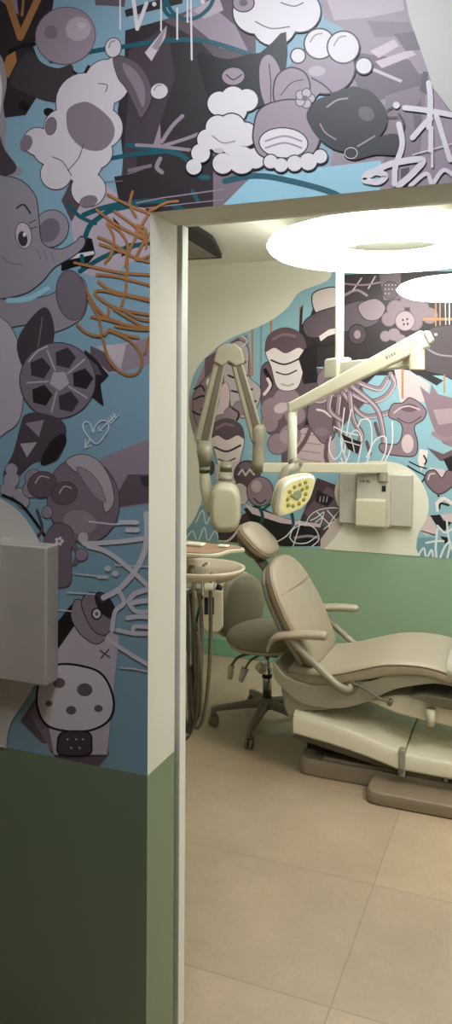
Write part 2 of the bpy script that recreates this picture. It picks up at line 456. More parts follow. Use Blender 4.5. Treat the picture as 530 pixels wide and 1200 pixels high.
N.ell(MD, 60, 148, 6, 10, 10, co, 0.8)
l(co, 1, [(80, 200), (92, 186), (98, 170)]); l(co, 1, [(62, 184), (74, 190), (84, 206)])
N.ell(MD, 31, 168, 7, 10, 20); N.ell(MD, 104, 236, 11, 7, -15)
l(co, 1.0, [(116, 98), (126, 100), (124, 108)]); l(co, 1.0, [(150, 122), (144, 128), (152, 132)])
# elephant, plain cartoon
eg = (146, 138, 146); ed = (112, 102, 112)
N.blob(eg, [(-20, 340), (10, 352), (60, 345), (84, 324), (100, 330), (102, 360), (90, 378), (60, 390), (40, 380), (-20, 385)], co, 1)
N.ell(ed, 84, 346, 17, 29, -8, co, 1.0)
N.ell(eg, 60, 268, 20, 22, 30, co, 1); N.ell(ed, 58, 270, 12, 15, 30)
N.blob(eg, [(-20, 206), (4, 206), (26, 212), (42, 230), (46, 256), (50, 284), (70, 292), (88, 284), (94, 278), (100, 280), (98, 290), (84, 302), (64, 314), (50, 330), (30, 344), (0, 350), (-20, 345)], co, 1.1)
N.ell(PM, 28, 276, 9, 15, -8, co, 0.9); N.ell((60, 50, 56), 27, 280, 5.5, 9, -8); N.ell(WH, 29, 275, 1.8, 2.6)
l(co, 2.2, [(20, 244), (28, 240), (36, 250)]); l(co, 1.0, [(34, 262), (42, 258)]); l(co, 1.0, [(36, 268), (44, 266)])
for x in (44, 52, 60): l(ed, 0.9, [(x, 292+(x-44)*0.2), (x+4, 304+(x-44)*0.1)])
l(LB, 6, [(10, 352), (34, 350), (56, 338)])
l(ed, 1.2, [(2, 300), (12, 308), (26, 310)])
# pale blob lower left
N.blob((182, 172, 180), [(-20, 372), (4, 374), (18, 392), (26, 420), (28, 460), (24, 490), (10, 505), (-20, 510)], (90, 76, 84), 1)
# patchy planet-like ball, leaves and pebbles
dg = (66, 58, 64)
N.poly(dg, [(30, 436), (20, 404), (34, 376), (54, 360), (64, 384), (60, 414), (46, 440)], 5)
l((120, 106, 114), 1.4, [(50, 372), (46, 400), (40, 430)])
N.poly((40, 33, 38), [(100, 410), (112, 420), (128, 440), (118, 450), (122, 476), (104, 462), (92, 440)])
N.poly((96, 84, 92), [(104, 420), (114, 428), (120, 440), (108, 438)])
N.ell((124, 112, 122), 68, 446, 44, 44, 20, dg, 1.2)
for i_ in range(5):
    a_ = math.radians(-90+72*i_+14)
    N.poly((40, 33, 38) if i_ % 2 else (60, 51, 58), [(70+27*math.cos(a_)+13*math.cos(a_+b_), 446+27*math.sin(a_)+13*math.sin(a_+b_)) for b_ in [2*pi*q_/5 for q_ in range(5)]])
N.poly((176, 168, 176), [(70+12*math.cos(2*pi*q_/5+.3), 446+12*math.sin(2*pi*q_/5+.3)) for q_ in range(5)])
for i_ in range(5):
    a_ = math.radians(-90+72*i_+50); l((176, 168, 176), 2, [(70+13*math.cos(a_), 446+13*math.sin(a_)), (70+38*math.cos(a_), 446+38*math.sin(a_))], 0)
l(PM, 1.6, [(34, 424), (44, 412), (56, 406)])
N.poly((78, 68, 76), [(24, 500), (30, 486), (50, 484), (76, 496), (76, 520), (66, 540), (40, 542), (14, 566), (4, 556), (16, 530)], 5)
N.poly((36, 30, 34), [(58, 520), (74, 508), (78, 520), (64, 540), (48, 544)], 5)
N.poly(MV, [(30, 496), (52, 492), (46, 512)]); N.poly(LM, [(24, 520), (44, 518), (32, 536)])
N.cloud((168, 158, 166), (84, 72, 80), 0.8, [(14, 562, 9), (10, 574, 9), (24, 580, 8), (28, 588, 7), (14, 550, 7)])
N.cloud((150, 140, 148), (84, 72, 80), 0.8, [(40, 560, 10), (36, 574, 9)])
# round fruit-like ball with striped band and vase below
l(BK, 3, [(4, 580), (26, 592), (48, 620), (60, 640)])
N.ell((126, 110, 120), 98, 586, 42, 50, -12, co, 0.9)
N.blob((178, 166, 172), [(78, 540), (96, 532), (116, 540), (130, 562), (134, 588), (124, 600), (118, 580), (104, 560), (88, 552)], co, 0.8)
N.blob((150, 138, 146), [(90, 548), (104, 552), (118, 568), (124, 588), (114, 584), (100, 566)], DM, 0.7)
N.ell((100, 86, 94), 50, 568, 17, 15, -20, co, 0.8); N.ell((100, 86, 94), 76, 578, 15, 13, -20, co, 0.8)
l(PM, 1.4, [(42, 566), (48, 558), (58, 560)]); l(PM, 1.4, [(70, 578), (76, 570), (84, 572)])
N.ell((150, 136, 144), 94, 612, 20, 14, 10)
l((84, 70, 78), 3.4, [(44, 598), (50, 620), (42, 630)]); N.ell((150, 138, 146), 56, 600, 6, 7, 0, co, 0.7)
N.blob((116, 100, 110), [(58, 620), (70, 612), (86, 622), (84, 650), (84, 680), (76, 688), (62, 684), (60, 650), (52, 636)], co, 0.8)
for k in range(5):
    N.ell(WH, 70+3.4*math.cos(k*1.257), 634+3.4*math.sin(k*1.257), 2, 2)
N.ell((116, 100, 110), 70, 634, 1.6, 1.6)
l((116, 100, 110), 6, [(84, 632), (92, 650), (88, 660)]); N.ell(MV, 96, 650, 7, 7, 0, co, 0.7); N.ell(PM, 98, 630, 6, 7, 0, DM, 0.7)
# heart with arrow
hw = (206, 214, 222)
l(hw, 1.7, [(110, 507), (112, 500), (119, 493), (126, 494), (128, 502), (122, 512), (114, 520), (106, 514), (99, 504), (98, 497), (102, 494), (107, 498), (109, 506)], 5)
l(hw, 1.6, [(106, 515), (100, 524)], 0); l(hw, 1.4, [(101, 515), (100, 525), (107, 522)], 0)
l(hw, 1.6, [(118, 504), (128, 494), (136, 486)], 0); l(hw, 1.3, [(116, 500), (117, 505), (121, 505)], 0)
for q in range(3): l(hw, 1.2, [(127+q*3, 490-q*3), (130+q*3, 496-q*3), (134+q*3, 493-q*3)], 0)
# spray can standing tilted with its nozzle
p((196, 182, 190), [(92, 722), (140, 745), (126, 884), (64, 884), (48, 800), (46, 780)])
p(BK, [(84, 708), (94, 724), (58, 776), (44, 800), (44, 760)])
l(BK, 2.6, [(50, 720), (62, 734), (70, 742)], 0)
N.blob((150, 136, 146), [(86, 708), (92, 702), (108, 712), (124, 742), (120, 752), (110, 754), (94, 742), (84, 724)], BK, 1)
N.blob((138, 122, 132), [(96, 706), (110, 694), (134, 720), (134, 730), (124, 744), (108, 736)], BK, 1)
N.ell((44, 36, 40), 124, 709, 8, 17, -33, BK, 1); N.ell((78, 66, 74), 120, 700, 4, 6, -33)
N.ell(WH, 114, 719, 4.6, 5.4, 0, BK, 1.8); N.ell((120, 104, 112), 114, 719, 2, 2.4)
l((104, 88, 98), 2, [(118, 762), (129, 770)], 0); l((104, 88, 98), 2, [(128, 761), (119, 771)], 0)
N.blob((214, 204, 210), [(46, 800), (54, 784), (72, 778), (96, 780), (118, 788), (130, 806), (134, 828), (126, 846), (104, 856), (76, 856), (54, 848), (44, 826)], BK, 2.6)
for a_, b_, c_ in ((70, 800, 7), (100, 808, 9), (84, 832, 6), (116, 830, 5), (58, 824, 4)): N.ell((104, 92, 98), a_, b_, c_, c_*.85)
N.blob((70, 60, 66), [(74, 858), (104, 858), (108, 872), (104, 884), (72, 884), (68, 872)], BK, 2)
for a_, b_ in ((80, 866), (90, 866), (98, 866), (84, 876), (94, 876)): N.ell(PM, a_, b_, 1.2, 1.2)
# pale throw-up tag right of the can
tg = (204, 198, 206)
l(tg, 6.5, [(172, 602), (173, 622), (170, 646), (158, 670), (140, 690), (122, 700)])
l(tg, 5.5, [(99, 637), (120, 636), (145, 634), (168, 631)]); l(tg, 5.5, [(104, 640), (125, 646), (150, 664), (178, 690)])
l(tg, 5.5, [(142, 612), (161, 612)], 0); l(tg, 2, [(105, 611), (130, 614), (142, 614)], 0); l(tg, 5.5, [(150, 621), (162, 621)], 0)
N.ell(tg, 127, 666, 4, 3.5); N.ell(tg, 136, 672, 4, 3.5); l(tg, 4, [(116, 676), (126, 676)], 0); l(tg, 1.8, [(88, 672), (116, 675)], 0)
l(tg, 1.8, [(80, 694), (112, 696)], 0); l(tg, 1.6, [(64, 714), (84, 716)], 0)
l(tg, 6, [(172, 691), (158, 696), (152, 706), (168, 704), (180, 704)]); l(tg, 5.5, [(140, 692), (146, 706), (136, 716), (132, 738)])
l(tg, 5.5, [(150, 724), (165, 722), (180, 724)]); l(tg, 5, [(138, 738), (158, 742), (178, 742)]); l(tg, 5, [(152, 706), (160, 716), (180, 716)])
l(tg, 5, [(126, 748), (150, 764), (180, 782)]); l(tg, 1.8, [(142, 782), (156, 783), (180, 788)], 0); l(tg, 1.6, [(136, 662), (178, 664)], 0)
l(tg, 5, [(157, 738), (158, 734), (170, 734), (180, 736)])
# orange tag crossing to the doorway corner
og = (164, 112, 66); w3 = 3.1
for pts in ([(127, 228), (150, 240), (178, 251)], [(156, 225), (153, 240), (160, 254)], [(114, 246), (135, 262), (165, 278), (178, 284)],
            [(135, 248), (155, 262), (170, 276), (172, 290)], [(88, 308), (110, 313), (145, 320), (178, 322)], [(118, 286), (140, 294), (165, 304), (180, 308)],
            [(116, 278), (130, 284), (152, 298)], [(126, 262), (134, 278), (132, 296), (124, 308)], [(126, 262), (140, 270), (150, 286), (150, 300), (150, 322)],
            [(178, 244), (168, 262), (158, 282), (150, 300), (148, 312)], [(180, 268), (168, 286), (160, 304), (175, 300), (182, 290)],
            [(162, 264), (172, 270), (166, 278), (160, 270)], [(180, 246), (195, 238), (209, 236)],
            [(114, 322), (136, 324), (160, 330), (182, 336)], [(116, 330), (130, 340), (152, 346), (182, 352)], [(101, 338), (112, 358), (126, 372), (142, 378)],
            [(142, 346), (124, 341), (112, 342), (118, 350), (140, 362), (182, 370)], [(148, 322), (148, 340), (142, 362)], [(128, 358), (127, 370), (118, 372)],
            [(108, 371), (128, 375), (155, 382), (180, 384)], [(150, 366), (165, 374), (182, 376)], [(104, 350), (116, 372), (122, 400), (130, 424), (146, 438), (160, 438), (167, 426), (164, 412), (154, 400), (140, 392), (128, 388), (124, 392), (116, 394), (102, 390), (91, 380)],
            [(128, 386), (145, 392), (163, 396)], [(175, 396), (172, 408), (170, 414)], [(182, 386), (160, 386), (136, 382)], [(180, 352), (182, 366), (180, 380), (176, 396)],
            [(148, 346), (165, 350), (181, 354)], [(134, 362), (150, 372), (170, 384)]):
    l(og, w3, pts, 6)
# cluster of plain shapes above the doorway
N.cloud(WH, BK, 1.6, [(300, 14, 26), (330, 10, 30), (352, 14, 24), (322, 28, 26)])
N.ell(MV, 286, 4, 12, 10, 0, BK, 1.4); N.ell(DM, 286, 4, 5, 4)
l(DM, 1.4, [(300, 26), (318, 34), (340, 32)]); l(DM, 1.4, [(330, 4), (345, 8), (356, 4)])
N.poly(BK, [(232, 62), (250, 66), (268, 70), (292, 64), (306, 62), (320, 50), (336, 38), (334, 90), (318, 118), (290, 132), (262, 140), (244, 112), (236, 88)], 2)
N.ell(MV, 274, 90, 13, 10, -5, BK, 1); l(BK, 1.4, [(266, 88), (274, 94), (284, 88)])
N.cloud(WH, BK, 1.4, [(258, 122, 14), (274, 116, 14), (290, 118, 13), (276, 130, 14)])
N.ell(MV, 382, 80, 34, 30, 0, BK, 1.8); N.ell(MV, 356, 96, 22, 26, 0)
N.ell((176, 166, 170), 372, 84, 10, 6)
N.ell(WH, 375, 52, 17, 17, 0, BK, 1.8); N.ell(WH, 403, 56, 18, 18, 0, BK, 1.8)
l(MV, 1.8, [(364, 50), (370, 42), (378, 40)]); l(MV, 1.8, [(392, 54), (398, 45), (406, 43)]); N.ell(WH, 427, 78, 9, 9, 0, BK, 1.6); N.ell(WH, 350, 66, 8, 8, 0, BK, 1.6)
l(BK, 1.6, [(366, 92), (380, 100), (392, 112)])
N.cloud(WH, BK, 1.6, [(228, 196, 9), (236, 180, 11), (244, 164, 12), (256, 150, 14), (272, 150, 16), (288, 158, 14), (258, 166, 13), (272, 170, 12), (262, 192, 12), (284, 188, 16), (300, 186, 12)])
l(MV, 1.6, [(250, 160), (262, 168), (276, 166)]); N.ell(PM, 257, 177, 6, 3)
# tulip like bud
N.blob(MV, [(304, 80), (310, 66), (320, 66), (330, 84), (332, 120), (316, 130), (306, 110)], BK, 1.8)
N.blob(MV, [(322, 118), (324, 92), (340, 80), (358, 86), (364, 104), (354, 122), (336, 128)], BK, 1.8)
N.blob(MV, [(298, 150), (304, 130), (322, 120), (350, 118), (368, 134), (376, 160), (366, 182), (340, 190), (308, 184), (298, 168)], BK, 1.8)
N.ell(WH, 333, 168, 28, 17, 3, BK, 1.4); l(MV, 2.2, [(312, 166), (334, 160), (354, 166)]); l(MV, 2.2, [(312, 174), (334, 168), (354, 174)])
for i_ in range(5): N.ell(LM, 358+6.5*math.cos(i_*1.257), 116+6.5*math.sin(i_*1.257), 5, 5, 0, BK, 1.0)
N.ell(DM, 358, 116, 3.4, 3.4)
l(BK, 1.1, [(316, 76), (318, 96), (318, 120)]); l(BK, 1.1, [(330, 112), (342, 98), (356, 94)])
N.cloud(WH, BK, 1.4, [(318, 190, 8), (330, 194, 8), (346, 192, 9), (362, 190, 10), (376, 184, 8)])
# ink splash
ik = (24, 20, 22)
N.poly(ik, [(360, 134), (372, 118), (388, 112), (402, 106), (414, 102), (424, 104), (432, 106), (440, 112), (452, 128), (454, 146), (444, 162), (424, 174), (400, 178), (380, 168), (366, 152)], 6)
l(MV, 2, [(384, 126), (396, 118), (408, 116)]); l(MV, 1.6, [(376, 146), (382, 156), (394, 164)]); N.ell((90, 80, 88), 430, 134, 10, 8, 30)
N.poly(ik, [(404, 182), (426, 172), (448, 160), (466, 158), (474, 170), (466, 182), (440, 182), (416, 188)], 4)
l(ik, 2, [(470, 160), (474, 146), (468, 134)]); l(ik, 1.4, [(454, 130), (464, 124)], 0); l(ik, 1.4, [(455, 138), (466, 138)], 0)
l(MV, 2, [(420, 172), (440, 160)], 0); N.ell(ik, 412, 180, 7, 6, 0, WH, 0.8)
# white unprinted field top right and the white tag over it
p((190, 187, 180), [(472, -20), (480, 20), (490, 50), (502, 84), (508, 104), (528, 130), (560, 150), (560, -20)])
wt = (214, 206, 212)
l(wt, 6.5, [(503, 98), (505, 120), (503, 150)]); l(wt, 6.5, [(475, 127), (500, 130), (534, 136)]); l(wt, 6.5, [(484, 162), (498, 146), (505, 140)])
l(wt, 6, [(512, 136), (520, 162), (528, 188)]); l(wt, 6.5, [(468, 146), (472, 170), (464, 196), (463, 216)]); l(wt, 7.5, [(430, 208), (450, 196), (470, 190), (496, 188), (484, 204), (468, 218)])
l(wt, 7, [(428, 212), (444, 214), (452, 206), (436, 202), (428, 208)]); l(wt, 5, [(482, 218), (500, 204), (506, 216)]); l(wt, 5, [(508, 216), (520, 200), (532, 206)])
l(wt, 3, [(504, 150), (504, 178)], 0); l(wt, 3, [(507, 150), (507, 196)], 0); N.ell(wt, 465, 124, 4, 4); l(wt, 1.2, [(484, 182), (534, 168)], 0)
# white unprinted disc behind the wall unit
N.poly((208, 203, 192), [(-60, 560), (-20, 574), (2, 584), (22, 598), (38, 618), (50, 645), (52, 700), (50, 760), (42, 800), (24, 830), (12, 852), (8, 885), (8, 960), (-60, 940)], 5)
N.build('mural', wn, 'purple, blue and black graffiti mural printed around the doorway')

# ---- far wall mural
A = Mural(FAR, [(XL, G_TOP, XR, CEIL_Z)], 0.000014)
fb = (140, 178, 190); fm = (152, 128, 136); fd = (104, 82, 90); fk = (44, 34, 38); fl = (206, 184, 186); fw = (226, 210, 206); fo = (180, 130, 84); ft = (16, 76, 76); fk2 = (22, 18, 18)
WF = (222, 217, 200)
A.poly(fb, [(-1.9, 0.7), (2.2, 0.7), (2.2, 2.58), (-1.9, 2.58)], world=True)
p = A.poly; l = A.line; e = A.ell
random.seed(3)
p(fm, [(222, 470), (240, 425), (272, 400), (290, 392), (296, 440), (270, 470), (240, 500), (222, 510)])
p(fd, [(240, 420), (280, 395), (288, 420), (262, 440), (240, 450)])
for x in (296, 306, 318, 352): l(fo if x != 306 else (120, 150, 160), 2.5, [(x, 360), (x, 440)], 0)
# dark tower of shapes upper middle
p(fk, [(352, 362), (366, 340), (400, 322), (470, 318), (540, 318), (540, 450), (440, 460), (400, 430), (364, 430), (350, 400)])
p(fb, [(356, 350), (366, 336), (392, 322), (398, 338), (372, 348), (360, 380), (354, 380)])
A.blob((206, 190, 186), [(366, 346), (380, 338), (396, 338), (398, 356), (384, 362), (370, 366)], fk2, 1.4)
A.blob((92, 76, 84), [(356, 378), (372, 366), (400, 358), (430, 352), (446, 366), (440, 380), (410, 388), (372, 396), (358, 392)], fk2, 1.2)
A.blob((150, 130, 138), [(420, 358), (440, 350), (452, 360), (444, 374), (428, 374)], fk2, 1)
p(fw, [(374, 394), (386, 386), (398, 384), (396, 390), (384, 394), (376, 400)])
l(fk2, 3, [(366, 398), (378, 406), (396, 400)]); e((70, 58, 64), 419, 392, 10, 11, 0, fk2, 1.5); e(fm, 419, 392, 4, 5)
l(fm, 3, [(404, 346), (418, 340), (430, 346)]); l(fl, 1.6, [(414, 340), (424, 326)], 0); l(fl, 1.6, [(432, 338), (440, 324)], 0); l(fm, 2, [(400, 332), (426, 334), (450, 330)])
p((112, 94, 102), [(444, 318), (470, 318), (470, 350), (450, 352)]); e((98, 80, 90), 458, 340, 9, 10, 0, fk2, 0.8)
for i in range(10): e(fl, 452+(i % 4)*4, 334+(i//4)*5, 0.8, 0.8)
A.cloud((134, 114, 122), fd, 0.8, [(464, 362, 10), (478, 352, 8), (492, 362, 11), (504, 370, 9), (456, 374, 8), (486, 378, 9)])
e((168, 148, 152), 475, 376, 11, 11, 0, fd, 1)
for dx, dy in ((-2.5, -2), (2.5, -3), (-1.5, 3), (3, 2.5)): e(fk, 475+dx, 377+dy, 1.2, 1.4)
A.cloud((140, 122, 128), fd, 0.7, [(462, 392, 7), (470, 398, 6), (452, 394, 6)])
p(fb, [(440, 440), (540, 440), (540, 650), (340, 650), (340, 560), (380, 500)])
for x in (511, 516): l(fo, 1.6, [(x, 355), (x, 390)], 0)
l(fo, 3, [(496, 374), (540, 374)], 0); l(fl, 1.6, [(527, 352), (527, 425)], 0); l(fl, 1.2, [(522, 352), (523, 392)], 0)
A.blob((82, 68, 74), [(490, 430), (486, 406), (498, 390), (516, 382), (545, 388), (545, 446), (520, 440)], fk2, 1); l((150, 134, 140), 2, [(500, 408), (516, 416), (545, 418)]); e(fl, 511, 392, 2, 1.6)
p(fk, [(478, 432), (490, 432), (520, 446), (512, 452)])
p(fl, [(462, 432), (480, 434), (504, 450), (500, 470), (470, 474), (466, 450)])
l(fo, 2.6, [(472, 432), (472, 466)], 0); l(fo, 2, [(521, 440), (521, 460)], 0)
# grey banded mass left of the centre
p((96, 78, 86), [(330, 440), (366, 430), (420, 440), (430, 470), (392, 510), (392, 548), (330, 548)])
p(fk2, [(351, 426), (370, 424), (374, 448), (356, 450)]); p(fk2, [(344, 478), (366, 474), (372, 496), (346, 500)])
p((188, 168, 168), [(346, 502), (392, 500), (394, 548), (346, 548)])
for y in (508, 518, 528, 538): l((150, 128, 134), 1.2, [(352, y), (376, y+3)], 4)
A.blob((122, 102, 112), [(360, 482), (366, 472), (382, 470), (392, 480), (390, 500), (392, 512), (380, 520), (370, 510), (362, 498)], fk, 1); l(fw, 2.4, [(372, 480), (380, 482), (388, 488)])
e((138, 118, 126), 377, 506, 8, 5, 0)
l(fd, 5, [(348, 530), (358, 516), (364, 502)]); l(fd, 5, [(384, 516), (382, 534), (386, 548)])
# ribboned ball with curling arms
e((128, 106, 116), 398, 446, 26, 20, 0, fk, 0.8); e((150, 130, 138), 392, 438, 12, 8)
for pts in ([(404, 456), (430, 470), (450, 466), (462, 450), (458, 438)], [(402, 460), (424, 486), (446, 486), (470, 478)], [(410, 460), (414, 490), (424, 510), (418, 524)],
            [(390, 462), (376, 470), (362, 468)], [(398, 464), (396, 490), (400, 510)], [(412, 452), (440, 476), (448, 500), (450, 520)], [(388, 462), (386, 480), (400, 492)], [(420, 448), (444, 456), (454, 444)]):
    l(fk, 6.5, pts); l((150, 128, 138), 5.2, pts); l(fl, 1.4, [(a+1.4, b+1.6) for a, b in pts])
for x, y in ((440, 496), (430, 518)): l(fd, 4, [(x, y), (x+4, y+14)])
# pear shape, star, ribbons on the right
A.blob((140, 118, 126), [(466, 520), (472, 504), (468, 494), (456, 488), (460, 474), (472, 472), (480, 466), (492, 472), (500, 482), (496, 492), (486, 500), (490, 520), (486, 534), (466, 534), (448, 530), (446, 520)], fk, 1.1)
e(fl, 478, 520, 7, 11); e(fd, 480, 478, 10, 5); l(fk, 1, [(466, 490), (480, 496), (494, 488)])
l(fl, 1.6, [(462, 484), (470, 478), (480, 476), (492, 480)])
p((138, 114, 124), [(492, 452), (504, 462), (506, 450), (514, 462), (545, 470), (545, 530), (520, 520), (512, 510), (504, 490), (498, 470)]); p((168, 146, 152), [(508, 480), (540, 478), (540, 494), (514, 498)])
l((150, 126, 134), 5, [(508, 508), (520, 514), (540, 512)]); p(fd, [(500, 524), (516, 540), (540, 540), (540, 522), (520, 532)])
p(fl, [(504, 548), (520, 550), (530, 560), (520, 570), (500, 566)]); p(fk2, [(520, 538), (545, 528), (545, 560), (528, 556)]); p(fw, [(492, 526), (502, 528), (500, 540), (494, 552), (490, 540)])
l(fk2, 1.8, [(478, 546), (488, 552), (498, 558), (494, 566)]); l(fk2, 1.6, [(480, 541), (490, 546), (500, 549)]); l(fk2, 2, [(497, 534), (500, 540), (498, 544)])
# heart balloon
A.blob((124, 98, 106), [(518, 560), (510, 551), (501, 553), (498, 562), (504, 572), (514, 579), (526, 574), (536, 562), (532, 553), (524, 552)], fk, 1.2, 6); l(fl, 1.6, [(502, 562), (504, 556), (510, 555)]); e(fk, 514, 581, 1.4, 1.2)
p(fk2, [(504, 604), (516, 603), (520, 610), (530, 612), (520, 624), (514, 618)]); p(fl, [(516, 603), (540, 600), (540, 615), (522, 610)])
l(fw, 4, [(512, 590), (520, 584), (530, 590)]); l(fk2, 2.5, [(515, 596), (517, 590), (526, 592)]); l(fw, 3.5, [(513, 598), (513, 590), (518, 586)])
p(fl, [(500, 604), (506, 606), (514, 624), (500, 628), (492, 622)]); l(fk2, 1.2, [(494, 622), (510, 627)], 0)
p((110, 146, 158), [(490, 630), (510, 630), (530, 640), (530, 655), (488, 652)]); p(fk2, [(516, 628), (526, 630), (524, 640)])
sw = (214, 218, 216)
l(sw, 2.2, [(490, 652), (497, 642), (500, 654), (506, 644), (508, 654)]); l(sw, 2.4, [(500, 636), (512, 634), (520, 634)], 3); l(sw, 2.6, [(513, 620), (511, 640), (512, 656)]); l(sw, 2.4, [(513, 616), (522, 624), (532, 618)]); l(sw, 2.4, [(516, 654), (522, 640), (528, 636), (524, 656)]); l(sw, 2.2, [(524, 610), (526, 630), (532, 650)])
# two-tone bean shapes on the left
def bean(cx, cy, s, top, bot):
    A.blob(bot, [(cx-22*s, cy), (cx-18*s, cy-18*s), (cx, cy-26*s), (cx+18*s, cy-18*s), (cx+23*s, cy), (cx+20*s, cy+18*s), (cx+12*s, cy+40*s), (cx-8*s, cy+40*s), (cx-16*s, cy+16*s)], fk, 0.8)
    A.blob(top, [(cx-22*s, cy), (cx-18*s, cy-18*s), (cx, cy-26*s), (cx+18*s, cy-18*s), (cx+23*s, cy), (cx+14*s, cy-4*s), (cx, cy+2*s), (cx-12*s, cy-4*s)])
A.blob((104, 84, 92), [(306, 436), (318, 424), (330, 440), (344, 470), (360, 470), (356, 500), (330, 510), (310, 500)], fk, 0.8)
l(fk2, 5, [(311, 434), (318, 448), (316, 456)]); l(fw, 3.5, [(314, 444), (317, 452), (310, 462)])
A.cloud((150, 128, 136), fd, 0.8, [(320, 480, 14), (336, 470, 16), (346, 486, 12), (316, 496, 10), (340, 510, 12), (326, 520, 12)])
e(fl, 330, 478, 9, 6, -20); e((168, 150, 156), 336, 512, 8, 8)
bean(335, 412, 1.08, (96, 76, 84), (226, 212, 208)); l((130, 106, 114), 3, [(320, 398), (332, 392), (346, 394)]); l(fk, 2, [(318, 422), (334, 427), (352, 420)]); l(fk, 1.6, [(324, 436), (336, 439), (348, 434)]); l((176, 160, 160), 2, [(330, 450), (338, 452), (344, 450)])
p(fk2, [(350, 420), (358, 408), (372, 402), (372, 430), (356, 440)])
# striped bands lower left tower
A.blob((186, 170, 170), [(262, 412), (272, 402), (284, 400), (292, 412), (292, 440), (306, 456), (300, 480), (284, 490), (268, 470), (262, 440)], fk, 0.8)
for q in ([(268, 410), (276, 416), (284, 412)], [(266, 424), (278, 430), (288, 424)], [(268, 440), (280, 444), (290, 440)], [(272, 458), (284, 460), (296, 456)], [(276, 474), (288, 474), (300, 470)]): l(fk, 2.4, q)
e((140, 122, 130), 278, 420, 8, 6); e(fw, 283, 434, 4, 3)
A.blob((138, 116, 124), [(226, 470), (236, 448), (250, 436), (262, 450), (270, 470), (266, 496), (250, 504), (232, 500)], fk, 0.8)
for q in ([(228, 456), (236, 452), (240, 458)], [(228, 468), (238, 464), (248, 468)], [(236, 480), (246, 476), (250, 484)], [(226, 482), (234, 486), (240, 482)], [(252, 452), (262, 458), (268, 468)], [(256, 470), (266, 474), (272, 484)]): l(fk2, 2.2, q)
e(fw, 246, 448, 4, 5); A.blob(fl, [(258, 456), (266, 448), (270, 466), (264, 490), (256, 500), (250, 492), (256, 474)], fd, 0.8)
A.cloud((148, 126, 134), fd, 0.8, [(272, 486, 9), (260, 494, 8), (282, 478, 8)])
for q in ([(272, 478), (280, 484), (278, 492)], [(286, 470), (292, 480)]): l(fk2, 2, q)
bean(266, 514, 0.9, (94, 74, 82), (222, 204, 200)); l((130, 106, 114), 3, [(254, 502), (264, 497), (274, 499)]); l(fk, 2.4, [(252, 524), (266, 529), (282, 522)]); l(fk, 1.6, [(256, 538), (266, 541), (276, 537)])
e((76, 60, 68), 247, 548, 5, 9, 0); p(fl, [(252, 545), (280, 540), (278, 570), (256, 572)])
e((88, 68, 74), 290, 556, 15, 16, 0, fk2, 0.8); l(fl, 2.2, [(280, 556), (284, 550), (288, 557), (293, 550), (298, 556)], 0); e((120, 98, 106), 288, 546, 7, 4)
A.blob(fl, [(268, 574), (282, 566), (292, 576), (288, 590), (276, 590)], fk, 0.7); e(fk, 277, 576, 3, 3.6)
e((140, 118, 126), 305, 576, 15, 17, 0, fk, 1); l(fk, 1.6, [(298, 584), (305, 590), (312, 586)]); e((180, 162, 166), 301, 570, 6, 7); 
# dark band along the bottom with white scribbles
p((70, 52, 58), [(256, 620), (290, 600), (352, 610), (372, 560), (410, 574), (400, 620), (380, 640), (256, 640)])
p(fk2, [(286, 596), (300, 592), (330, 606), (360, 616), (376, 622), (372, 640), (330, 640), (300, 620)])
p((60, 42, 48), [(256, 616), (284, 620), (282, 640), (256, 640)])
p(fd, [(356, 600), (384, 570), (402, 582), (398, 612), (372, 618)]); p(fk2, [(372, 574), (392, 584), (384, 594), (370, 588)])
for x in (376, 380, 384): l(fl, 0.9, [(x, 582), (x-1, 588)], 0)
p(fl, [(286, 590), (296, 594), (336, 608), (376, 614), (376, 618), (330, 613), (296, 602)])
l(ft, 4, [(304, 594), (308, 606), (302, 624)]); l(ft, 3.6, [(342, 600), (344, 616), (338, 628)]); l(ft, 3, [(310, 596), (318, 590)])
l(fl, 2.6, [(256, 634), (266, 634), (274, 628), (282, 616)])
l((150, 136, 140), 3, [(346, 630), (362, 628), (372, 630)]); 
for x in (270, 262, 280): A.ell(fl, x, 606+(x % 7), 3, 6, 20, fk, 0.6)
p((118, 150, 158), [(222, 596), (250, 590), (256, 640), (214, 640)])
for q in ([(218, 632), (226, 622), (232, 634), (240, 618), (244, 634), (252, 622), (256, 630)], [(230, 612), (238, 598), (242, 614), (250, 600), (254, 616)], [(236, 566), (246, 576), (240, 590), (252, 586)], [(230, 504), (238, 500), (234, 512), (242, 514)], [(228, 516), (240, 520)], [(284, 394), (290, 400), (284, 406)], [(322, 636), (336, 628), (352, 610), (344, 640)],
          [(358, 616), (364, 604), (376, 597), (392, 595), (404, 598)], [(364, 610), (372, 606), (380, 600), (376, 614)], [(370, 612), (378, 606)], [(372, 600), (384, 612), (392, 622)], [(384, 598), (396, 612)], [(398, 598), (386, 616), (392, 630)], [(340, 630), (344, 620), (358, 614), (370, 620), (374, 632), (366, 640)], [(340, 630), (346, 636), (360, 636), (372, 628)], [(380, 620), (390, 612), (402, 606)]):
    l(sw, 1.2, q)
p((196, 178, 170), [(376, 632), (392, 610), (404, 600), (404, 640), (376, 645)])
